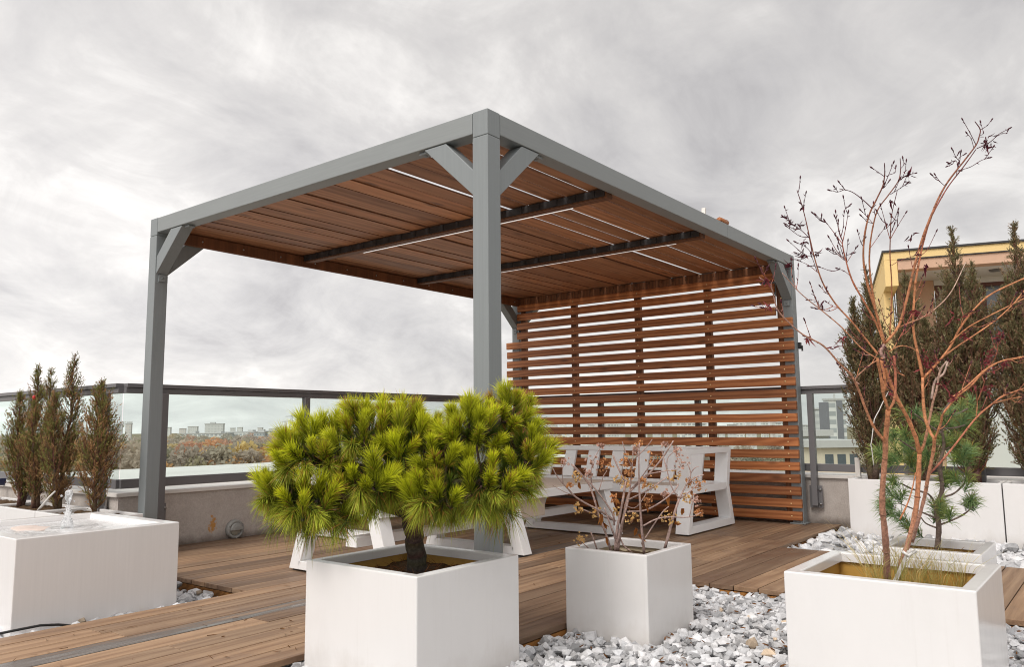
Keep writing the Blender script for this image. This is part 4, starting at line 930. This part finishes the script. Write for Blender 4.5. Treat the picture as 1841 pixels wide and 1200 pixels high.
# ================================================================== CONIFER COLUMNS
def conifer(label, base, height, rad, dens, cols, leaf, group, seed, stems=1, brown=.5, prof=None, cat='shrub', lean=(0, 0), fill=1.0):
    random.seed(seed)
    t = thing('conifer_shrub', label, cat, base, group); base = np.asarray(base, float)
    mb = MB(); bl = Blades(); prof = prof or (lambda h_: (min(1, .35+h_*2.6) if h_ < .25 else 1-((h_-.25)/.75)**1.15*.93))
    tops = []
    for s in range(stems):
        a = s*6.28/stems+random.uniform(-.5, .5); off = np.array([math.cos(a), math.sin(a), 0])*(rad*.33 if stems > 1 else 0)
        hh = height*(1 if s == 0 else random.uniform(.72, .9))
        P = [base+off*.2, base+off*.6+np.array([0, 0, hh*.35]), base+off+np.array([lean[0]*.6, lean[1]*.6, hh*.7]), base+off+np.array([lean[0], lean[1], hh])]
        p, r = refine([np.array(q) for q in P], [.016*height/1.0*.9+.003, .011*height, .006*height, .0015], 5, .006); mb.tube(p, r, 7, [jit((.13, .085, .06), .2) for _ in p], 0, .08)
        tops.append((p, hh))
    nb = int(dens)
    for i in range(nb):
        p, hh = random.choice(tops); f = random.random()**.85*.97+.02; k = f*(len(p)-1); j = int(k); q = p[j]+(p[min(j+1, len(p)-1)]-p[j])*(k-j)
        a = random.uniform(0, 6.28); R_ = rad*prof(f)*random.uniform(.55, 1.12)*(1 if stems == 1 else .75)
        out = np.array([math.cos(a), math.sin(a), 0]); rise = R_*random.uniform(1.1, 2.0)+.02
        e = q+out*R_+np.array([0, 0, rise]); m_ = q+out*R_*.6+np.array([0, 0, rise*.35])
        bp = [q, m_, e]; 
        if i % 2 == 0 or R_ > .12: mb.tube(bp, [.0032*height, .0022*height, .0009], 4, jit((.16, .09, .055), .25), 0, 0, False)
        ns = max(3, int(R_/leaf*.9*fill)+3); br = random.random() < brown*(1-.55*f)
        tone = random.uniform(.65, 1.25)
        for s in range(ns):
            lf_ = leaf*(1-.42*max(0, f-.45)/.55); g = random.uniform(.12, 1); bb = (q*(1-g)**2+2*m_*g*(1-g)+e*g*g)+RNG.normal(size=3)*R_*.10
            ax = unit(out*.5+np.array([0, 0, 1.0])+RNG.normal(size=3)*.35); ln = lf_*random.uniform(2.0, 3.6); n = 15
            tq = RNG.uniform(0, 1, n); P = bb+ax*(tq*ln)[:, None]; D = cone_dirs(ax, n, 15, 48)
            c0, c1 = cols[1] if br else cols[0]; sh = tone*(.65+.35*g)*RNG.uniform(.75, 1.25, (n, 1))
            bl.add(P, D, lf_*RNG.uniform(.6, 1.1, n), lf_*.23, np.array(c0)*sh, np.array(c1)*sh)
    for p, hh in tops:
        for i in range(14):
            f = random.uniform(.86, 1.0); q = p[min(len(p)-1, int(f*(len(p)-1)))]; ax = unit(np.array([random.gauss(0, .35), random.gauss(0, .35), 1])); n = 12
            tq = RNG.uniform(0, 1, n); bl.add(q+ax*(tq*leaf*3)[:, None], cone_dirs(ax, n, 15, 45), leaf*RNG.uniform(.6, 1, n), leaf*.23, cols[0][0], cols[0][1])
    mb.build('trunk', MAT['bark'], t); bl.build('crown', MAT['leaf'], t)
    return t
cl = [((.17, .17, .05), (.40, .38, .11)), ((.33, .18, .075), (.62, .38, .18))]
G = 'sparse conifer shrubs behind the fountain'
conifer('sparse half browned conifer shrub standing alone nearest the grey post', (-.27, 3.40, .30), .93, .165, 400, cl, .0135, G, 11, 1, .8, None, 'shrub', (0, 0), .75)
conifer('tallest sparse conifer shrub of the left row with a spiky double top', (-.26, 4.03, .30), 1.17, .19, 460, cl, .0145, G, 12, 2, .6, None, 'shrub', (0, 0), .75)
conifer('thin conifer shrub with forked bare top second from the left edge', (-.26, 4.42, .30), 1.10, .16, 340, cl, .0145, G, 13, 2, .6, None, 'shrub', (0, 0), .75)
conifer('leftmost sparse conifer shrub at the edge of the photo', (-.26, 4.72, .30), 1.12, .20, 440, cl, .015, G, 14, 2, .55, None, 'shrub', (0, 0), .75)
cr = [((.14, .125, .06), (.38, .33, .16)), ((.24, .15, .085), (.50, .34, .20))]
G = 'dense tall conifers in the right planters'
full = lambda h_: (.55+h_*2.2 if h_ < .2 else (1 if h_ < .45 else max(.035, 1-((h_-.45)/.47)**.9*.965)))
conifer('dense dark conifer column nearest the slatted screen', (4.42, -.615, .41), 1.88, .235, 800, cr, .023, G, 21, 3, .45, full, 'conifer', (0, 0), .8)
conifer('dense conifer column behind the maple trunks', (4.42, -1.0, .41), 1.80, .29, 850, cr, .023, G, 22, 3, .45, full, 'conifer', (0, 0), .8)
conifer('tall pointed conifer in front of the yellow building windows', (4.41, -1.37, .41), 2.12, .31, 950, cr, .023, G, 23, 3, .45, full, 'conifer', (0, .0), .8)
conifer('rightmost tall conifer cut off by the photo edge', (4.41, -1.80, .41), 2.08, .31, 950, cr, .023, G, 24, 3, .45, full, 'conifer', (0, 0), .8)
mb = MB(); c = np.array([-.33, 4.42, .0]); mb.lathe([(.002, -.02), (.010, -.014), (.014, 0), (.010, .013), (.003, .02)], (-.31, 4.45, 1.165), 10)
tag(mb.build('bauble', MAT['red']), 'small red bauble hung in the top of a left shrub', 'ornament')
# pale stay and stub near the right rail end
mb = MB(); mb.box(4.54, 4.58, -.475, -.435, .438, .60); tag(mb.build('bracket_stub', MAT['coping']), 'short pale metal stub at the end of the right railing bar', 'bracket')
mb = MB(); mb.tube([(-.40, 4.02, .31), (-.37, 3.90, .42), (-.35, 3.86, .46)], [.010, .008, .006], 6, (.5, .5, .5)); tag(mb.build('stake', MAT['coping']), 'pale leaning stake in the left planter', 'stake')

# ================================================================== BEYOND THE TERRACE
# white lower roof seen through the glass
t = thing('lower_roof', 'flat white lower roof with folded sheets beyond the glass railing', 'roof', (4, 8.2, .2))
mb = MB(); mb.box(-2, 14, 6.6, 9.93, -.2, .30); mb.build('roof_deck', MAT['roofwhite'], t, .01)
mb = MB()
for (x, y, L_, ht) in ((4.9, 8.2, 1.6, .06), (5.6, 8.6, 1.8, .12), (7.6, 7.8, 2.6, .08)):
    mb.prism([(0, 0), (L_, 0), (L_*.92, ht), (.12, ht*.6)], (x, y, .303), (.94, .34, 0), (0, 0, 1), (-.3, .7, 0))
mb.build_each('folded_sheet', MAT['roofwhite'], t, .01)
mb = MB(); mb.box(-2, 14, 6.4, 9.9, GZ, -.22); mb.build('wall', MAT['cream'], t)

# yellow penthouse on the right
Lp = CAM+16*np.array([math.cos(math.radians(12.36)), math.sin(math.radians(12.36)), 0]); e = unit([.277, -.961, 0]); nd = unit([.961, .277, 0]); Z = np.array([0, 0, 1.])
Lp[2] = 0; zt = .9+16*.199
t = thing('penthouse', 'yellow flat roofed building with tan fascia and brown framed windows behind the conifers', 'building', Lp)
mb = MB(); W = 7.0
mb.obox(Lp+Z*(zt-.17), e*W, nd*4.2, Z*.15); mb.obox(Lp+Z*(zt-.66), e*.22, nd*4.2, Z*.488); mb.obox(Lp+e*.004+nd*.7+Z*-4, e*.15, nd*3.4, Z*(zt-.662+4))
mb.build('wall', MAT['yellow'], t, .006)
mb = MB(); mb.obox(Lp-e*.03-nd*.03+Z*(zt-.019), e*(W+.06), nd*4.3, Z*.035); mb.build('roof', MAT['dark_metal'], t)
mb = MB(); mb.obox(Lp+e*.225-nd*.02+Z*(zt-.37), e*(W-.3), nd*.30, Z*.185); mb.build('fascia', MAT['tan'], t, .006)
mb = MB(); mb.obox(Lp+e*.223-nd*.05+Z*(zt-.184), e*(W-.3), nd*.32, Z*.018); mb.build('drip_edge', MAT['dark_metal'], t)
mb = MB(); mb.obox(Lp+e*.225+nd*.285+Z*(zt-.36), e*(W-.3), nd*1.3, Z*.1); mb.build('soffit', MAT['soffit'], t)
mb = MB(); mb.obox(Lp+e*.30+nd*1.5+Z*-4, e*.66, nd*.3, Z*(zt-.362+4)); mb.build('side_wall', MAT['tan'], t)
mb = MB(); mb.obox(Lp+e*.965+nd*1.5+Z*-4, e*(W-1.2), nd*.3, Z*(zt-1.9+4)); mb.obox(Lp+e*.965+nd*1.5+Z*(zt-.47), e*(W-1.2), nd*.3, Z*.108); mb.build('back_wall', MAT['soffit'], t)
for k in range(6):
    x = .98+k*.80; mb = MB(); o = Lp+e*x+nd*1.5+Z*(zt-1.89); F_ = 1.415
    mb.obox(o, e*.07, nd*.1, Z*F_); mb.obox(o+e*.70, e*.07, nd*.1, Z*F_); mb.obox(o+e*.072, e*.626, nd*.1, Z*.07); mb.obox(o+e*.072+Z*(F_-.07), e*.626, nd*.1, Z*.07)
    wn = mb.build('window', MAT['brown'], t); mb = MB(); mb.obox(o+e*.073+nd*.04+Z*.072, e*.624, nd*.02, Z*(F_-.144)); mb.build('pane', MAT['darkglass'], wn)
for k in range(3):
    mb = MB(); o = Lp+e*.0+nd*(1.0+k*.5)+Z*(zt-3.2); o = Lp+e*(.20+.035*k)+nd*1.40+Z*(zt-3.2); mb.obox(o, e*.016, nd*.05, Z*2.83); mb.build('downpipe', MAT['rail'], t)
mb = MB(); mb.lathe([(.1, 0), (.1, -.02), (.09, -.03), (.001, -.03)], Lp+e*1.9+nd*.75+Z*(zt-.361), 16); mb.build('soffit_lamp', MAT['rail'], t)
# city
def block(label, px, d, wdt, dep, z0, z1, fac, rot=0, group=None, roofbox=True, cat='building', name='apartment_block'):
    c = az(px, d, 0); c[2] = 0; a = YAW+rot
    ex = np.array([math.sin(a), -math.cos(a), 0]); ey = np.array([math.cos(a), math.sin(a), 0])
    t = thing(name, label, cat, (c[0], c[1], z0), group)
    mb = MB(); mb.box(-wdt/2, wdt/2, 0, dep, z0, z1); o = mb.build('wall', FAC[fac], None); o.rotation_euler = (0, 0, a-math.pi/2); o.location = (c[0], c[1], 0); o.parent = t; o.matrix_parent_inverse = Matrix.Translation((-c[0], -c[1], -z0))
    mb = MB(); mb.box(-wdt/2-.4, wdt/2+.4, -.4, dep+.4, z1+.01, z1+.7)
    if roofbox:
        for k in range(max(1, int(wdt/22))): x = random.uniform(-wdt*.42, wdt*.3); mb.box(x, x+random.uniform(3, 7), dep*.3, dep*.7, z1+.71, z1+random.uniform(2.2, 3.6))
    o = mb.build('roof', MAT['farroof'], None); o.rotation_euler = (0, 0, a-math.pi/2); o.location = (c[0], c[1], 0); o.parent = t; o.matrix_parent_inverse = Matrix.Translation((-c[0], -c[1], -z0))
    return t, c, ex, ey
random.seed(31)
def ztop(py, d): return .9+(768-py)/FPX*d*1.0
HB = 900.0
def blk(label, x0, x1, y0, y1, d, fac, rot=0, group=None, **k):
    wdt = (x1-x0)/FPX*d; return block(label, (x0+x1)/2, d, wdt, min(40, wdt*.6), ztop(y1, d) if y1 < 900 else GZ, ztop(y0, d), fac, rot, group, **k)
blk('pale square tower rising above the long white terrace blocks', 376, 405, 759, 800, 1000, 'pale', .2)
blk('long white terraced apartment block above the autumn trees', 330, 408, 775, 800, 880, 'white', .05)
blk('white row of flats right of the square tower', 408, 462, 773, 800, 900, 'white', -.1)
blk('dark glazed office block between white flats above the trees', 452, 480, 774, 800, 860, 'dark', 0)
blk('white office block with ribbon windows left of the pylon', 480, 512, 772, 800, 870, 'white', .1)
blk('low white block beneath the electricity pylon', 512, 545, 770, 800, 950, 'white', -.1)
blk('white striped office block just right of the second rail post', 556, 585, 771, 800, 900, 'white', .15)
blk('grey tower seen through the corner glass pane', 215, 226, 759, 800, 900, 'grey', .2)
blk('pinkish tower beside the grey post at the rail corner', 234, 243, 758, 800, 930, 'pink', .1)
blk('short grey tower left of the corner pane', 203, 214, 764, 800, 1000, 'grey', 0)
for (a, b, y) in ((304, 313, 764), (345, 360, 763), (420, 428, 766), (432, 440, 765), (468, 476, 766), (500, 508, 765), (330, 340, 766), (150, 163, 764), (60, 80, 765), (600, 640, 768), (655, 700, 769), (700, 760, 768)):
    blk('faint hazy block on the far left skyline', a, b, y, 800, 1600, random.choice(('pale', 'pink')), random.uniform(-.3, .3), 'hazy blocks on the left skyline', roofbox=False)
# right hand city behind the screen
tw = blk('slender white tower with a dark central window strip', 1483, 1512, 729, 850, 330, 'white', .1, roofbox=False); tt, c, ex, ey = tw
wdt = 29/FPX*330
mb = MB(); mb.obox(c+ex*(-.35)+ey*(-.35)+Z*GZ, ex*2.3, ey*.3, Z*(ztop(730, 330)-GZ)); mb.build('window_strip', MAT['shaft'], tt)
mb = MB(); mb.obox(c-ex*(wdt/2+1.0)+Z*GZ, ex*.95, ey*6, Z*(ztop(732, 330)-GZ)); mb.build('side_fin', MAT['shaft'], tt)
mb = MB(); mb.obox(c-ex*.6+ey*1+Z*(ztop(727, 330)), ex*.6, ey*.6, Z*2.0); mb.build('mast', MAT['farroof'], tt)
blk('grey stepped block left of the slender white tower', 1460, 1481, 744, 850, 380, 'grey', 0)
for i in range(26):
    x = 985+i*19+random.uniform(-6, 6); d = random.uniform(500, 1100); wd = random.uniform(10, 26)
    blk('pale hazy city block seen between the wooden slats', x-wd/2, x+wd/2, random.uniform(752, 772), 900, d, random.choice(('grey', 'pale', 'pale', 'white', 'pink')), random.uniform(-.4, .4), 'hazy city blocks behind the slatted screen', roofbox=False)
blk('low dark flat roofed building behind the right rail post', 1425, 1478, 788, 900, 95, 'dark', .0, None, roofbox=False)
t, c, ex, ey = block('cream house with red tiled roof beyond the right railing', 1500, 80, 4.0, 6, GZ, .9-2.2, 'pale', .1, None, False)
for ch in list(t.children):
    ch.data.materials.clear(); ch.data.materials.append(MAT['cream'] if ch.name.startswith('wall') else MAT['farroof'])
mb = MB(); a = c+Z*(.9-2.19)+ex*.7; mb.prism([(-.95, 0), (.95, 0), (.7, .55), (-.7, .55)], a+ey*-.3, ex, Z, ey*6.5); mb.build('roof', MAT['redroof'], t)
for k in range(3): mb = MB(); mb.obox(c+ex*(-1.6+k*1.2)-ey*.05+Z*(-3.0), ex*.8, ey*.04, Z*1.1); mb.build('window', MAT['darkglass'], t)
# pylon
P0 = az(528, 850, GZ); t = thing('pylon', 'grey lattice electricity pylon on the skyline', 'pylon', P0)
mb = MB(); hT = ztop(741, 850)-GZ; rx = np.array([math.sin(YAW), -math.cos(YAW), 0]); fx = np.array([math.cos(YAW), math.sin(YAW), 0])
wz = lambda f: 4.2*(1-f)**1.3+.5
for a in (-1, 1):
    for b in (-1, 1): mb.tube([P0+(rx*a+fx*b)*wz(f)+Z*hT*f for f in np.linspace(0, 1, 9)], .16, 4)
fr = np.linspace(.2, .97, 12)
for i in range(len(fr)-1):
    for a in (-1, 1):
        mb.tube([P0+(rx*a-fx)*wz(fr[i])+Z*hT*fr[i], P0+(-rx*a-fx)*wz(fr[i+1])+Z*hT*fr[i+1]], .10, 4)
for f, wd in ((.66, 8), (.80, 10.5), (.92, 6.5)):
    mb.tube([P0-rx*wd+Z*hT*f, P0+Z*hT*(f+.02), P0+rx*wd+Z*hT*f], .18, 4); mb.tube([P0-rx*wd+Z*hT*f, P0+Z*hT*(f-.02), P0+rx*wd+Z*hT*f], .14, 4)
mb.build('lattice', MAT['farroof'], t)

# autumn wood: one mass of far crowns
random.seed(5)
PALT = [(.62, .27, .06), (.70, .36, .07), (.62, .44, .10), (.34, .29, .12), (.26, .25, .14), (.38, .30, .21), (.44, .33, .24), (.15, .18, .10), (.56, .22, .09), (.36, .29, .22), (.43, .34, .25), (.32, .27, .18)]
def wood_mass(name, n, x0, x1, d0, d1, pal, sz):
    V, Cc = [], []; k = 0
    for i in range(n):
        d = d0+(d1-d0)*random.random()**1.4; px = random.uniform(x0, x1); c = az(px, d, GZ); s = sz*random.uniform(.7, 1.35); hh = s*random.uniform(.9, 1.3)
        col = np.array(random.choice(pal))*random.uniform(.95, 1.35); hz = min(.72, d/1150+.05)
        m = 420; n3 = RNG.normal(size=(m, 3)); n3 /= np.linalg.norm(n3, axis=1, keepdims=True); n3[:, 2] = np.abs(n3[:, 2])*1.0-.25
        rr = RNG.uniform(.55, 1.05, (m, 1)); cen = c+np.array([0, 0, s*.9])+n3*rr*np.array([s*.62, s*.62, hh*.75])
        a = RNG.normal(size=(m, 3)); a /= np.linalg.norm(a, axis=1, keepdims=True); b = np.cross(a, RNG.normal(size=(m, 3))); b /= np.linalg.norm(b, axis=1, keepdims=True); q = s*.06*RNG.uniform(.6, 1.4, (m, 1))
        V.append(np.stack([cen-a*q, cen+b*q, cen+a*q, cen-b*q], 1).reshape(-1, 3))
        lit = (.86+.30*np.clip(n3[:, 2:3], -.4, 1))*RNG.uniform(.92, 1.08, (m, 1)); cc = col*lit; cc = cc*(1-hz)+np.array((.60, .56, .52))*hz  # upper leaves painted lighter as if lit, distance haze blended into the colour
        Cc.append(np.repeat(cc, 4, 0)); k += m
    F = np.arange(k*4).reshape(-1, 4)
    return struct(mesh_np(name, np.concatenate(V), F, np.concatenate(Cc), MAT['far']), 'stuff')
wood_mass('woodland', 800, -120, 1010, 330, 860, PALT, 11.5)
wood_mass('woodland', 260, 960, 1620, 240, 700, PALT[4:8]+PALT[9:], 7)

# ================================================================== LIGHT
world = bpy.data.worlds.new('World'); sc.world = world; world.use_nodes = True; nt = world.node_tree
bg = nt.nodes['Background']; SEL, SAZ = math.radians(48), math.radians(180)   # sun: up 48 deg, toward world angle 205 deg
sky = nt.nodes.new('ShaderNodeTexSky'); sky.sky_type = 'NISHITA'; sky.sun_disc = False; sky.sun_elevation = SEL; sky.sun_rotation = math.pi/2-SAZ
tc = nt.nodes.new('ShaderNodeTexCoord'); sp = nt.nodes.new('ShaderNodeSeparateXYZ'); L(nt, tc.outputs['Generated'], sp.inputs[0])
def M2(op, a, b=None, c=None):
    n = nt.nodes.new('ShaderNodeMath'); n.operation = op
    for i, v_ in enumerate((a, b, c)):
        if v_ is None: continue
        if isinstance(v_, (int, float)): n.inputs[i].default_value = v_
        else: L(nt, v_, n.inputs[i])
    return n.outputs[0]
zz = M2('ADD', M2('MAXIMUM', sp.outputs[2], 0.0), .42)
cx_ = M2('DIVIDE', sp.outputs[0], zz); cy_ = M2('DIVIDE', sp.outputs[1], zz)
cb = nt.nodes.new('ShaderNodeCombineXYZ'); L(nt, cx_, cb.inputs[0]); L(nt, cy_, cb.inputs[1])
rot = nt.nodes.new('ShaderNodeMapping'); rot.inputs['Rotation'].default_value = (0, 0, -YAW+.35); rot.inputs['Scale'].default_value = (1.75, 1.95, 1); rot.inputs['Location'].default_value = (3.1, 1.7, 0); L(nt, cb.outputs[0], rot.inputs[0])
n1 = noise_n(nt, rot.outputs[0], 1.0, 10, .6, .9); n2 = noise_n(nt, rot.outputs[0], 2.6, 9, .62, .6)
nn = M2('ADD', M2('MULTIPLY', n1, .62), M2('MULTIPLY', n2, .38))
cloud = ramp(nt, nn, [(.33, (.475, .457, .46)), (.42, (.585, .566, .562)), (.52, (.70, .676, .66)), (.64, (.92, .89, .86))])
# brighter toward the low left of the view, darker aloft to the right
def dotdir(v_):
    d = nt.nodes.new('ShaderNodeVectorMath'); d.operation = 'DOT_PRODUCT'; L(nt, tc.outputs['Generated'], d.inputs[0]); d.inputs[1].default_value = tuple(unit(v_)); return d.outputs['Value']
lf = M2('POWER', M2('MAXIMUM', dotdir(FW*1.0-RI*.75-UP*.05), 0.0), 7.0)
gl = M2('POWER', M2('MAXIMUM', dotdir([math.cos(SAZ)*math.cos(SEL), math.sin(SAZ)*math.cos(SEL), math.sin(SEL)]), 0.0), 2.0)
hzn = M2('POWER', M2('SUBTRACT', 1.0, M2('MAXIMUM', sp.outputs[2], 0.0)), 5.0)
gain = M2('ADD', M2('ADD', M2('ADD', 1.03, M2('MULTIPLY', lf, .33)), M2('MULTIPLY', gl, 1.35)), M2('MULTIPLY', hzn, .18))
vm = nt.nodes.new('ShaderNodeVectorMath'); vm.operation = 'SCALE'; L(nt, cloud, vm.inputs[0]); L(nt, gain, vm.inputs['Scale'])
sk = nt.nodes.new('ShaderNodeVectorMath'); sk.operation = 'SCALE'; L(nt, sky.outputs[0], sk.inputs[0]); sk.inputs['Scale'].default_value = .1
mx = nt.nodes.new('ShaderNodeMix'); mx.data_type = 'RGBA'; mx.inputs[0].default_value = .94; L(nt, sk.outputs[0], mx.inputs[6]); L(nt, vm.outputs[0], mx.inputs[7])
L(nt, mx.outputs[2], bg.inputs[0]); bg.inputs[1].default_value = 1.0
sun = bpy.data.lights.new('sun', 'SUN'); sun.energy = 1.95; sun.angle = math.radians(22); sun.color = (1, .95, .89)
so = bpy.data.objects.new('sun', sun); C.objects.link(so)
so.rotation_euler = Vector((-math.cos(SAZ)*math.cos(SEL), -math.sin(SAZ)*math.cos(SEL), -math.sin(SEL))).to_track_quat('-Z', 'Y').to_euler()

sc.view_settings.view_transform = 'Standard'; sc.view_settings.look = 'None'; sc.view_settings.exposure = 0; sc.view_settings.gamma = 1
sc.cycles.filter_width = 1.05; sc.cycles.max_bounces = 8; sc.cycles.transparent_max_bounces = 24; sc.cycles.use_denoising = True
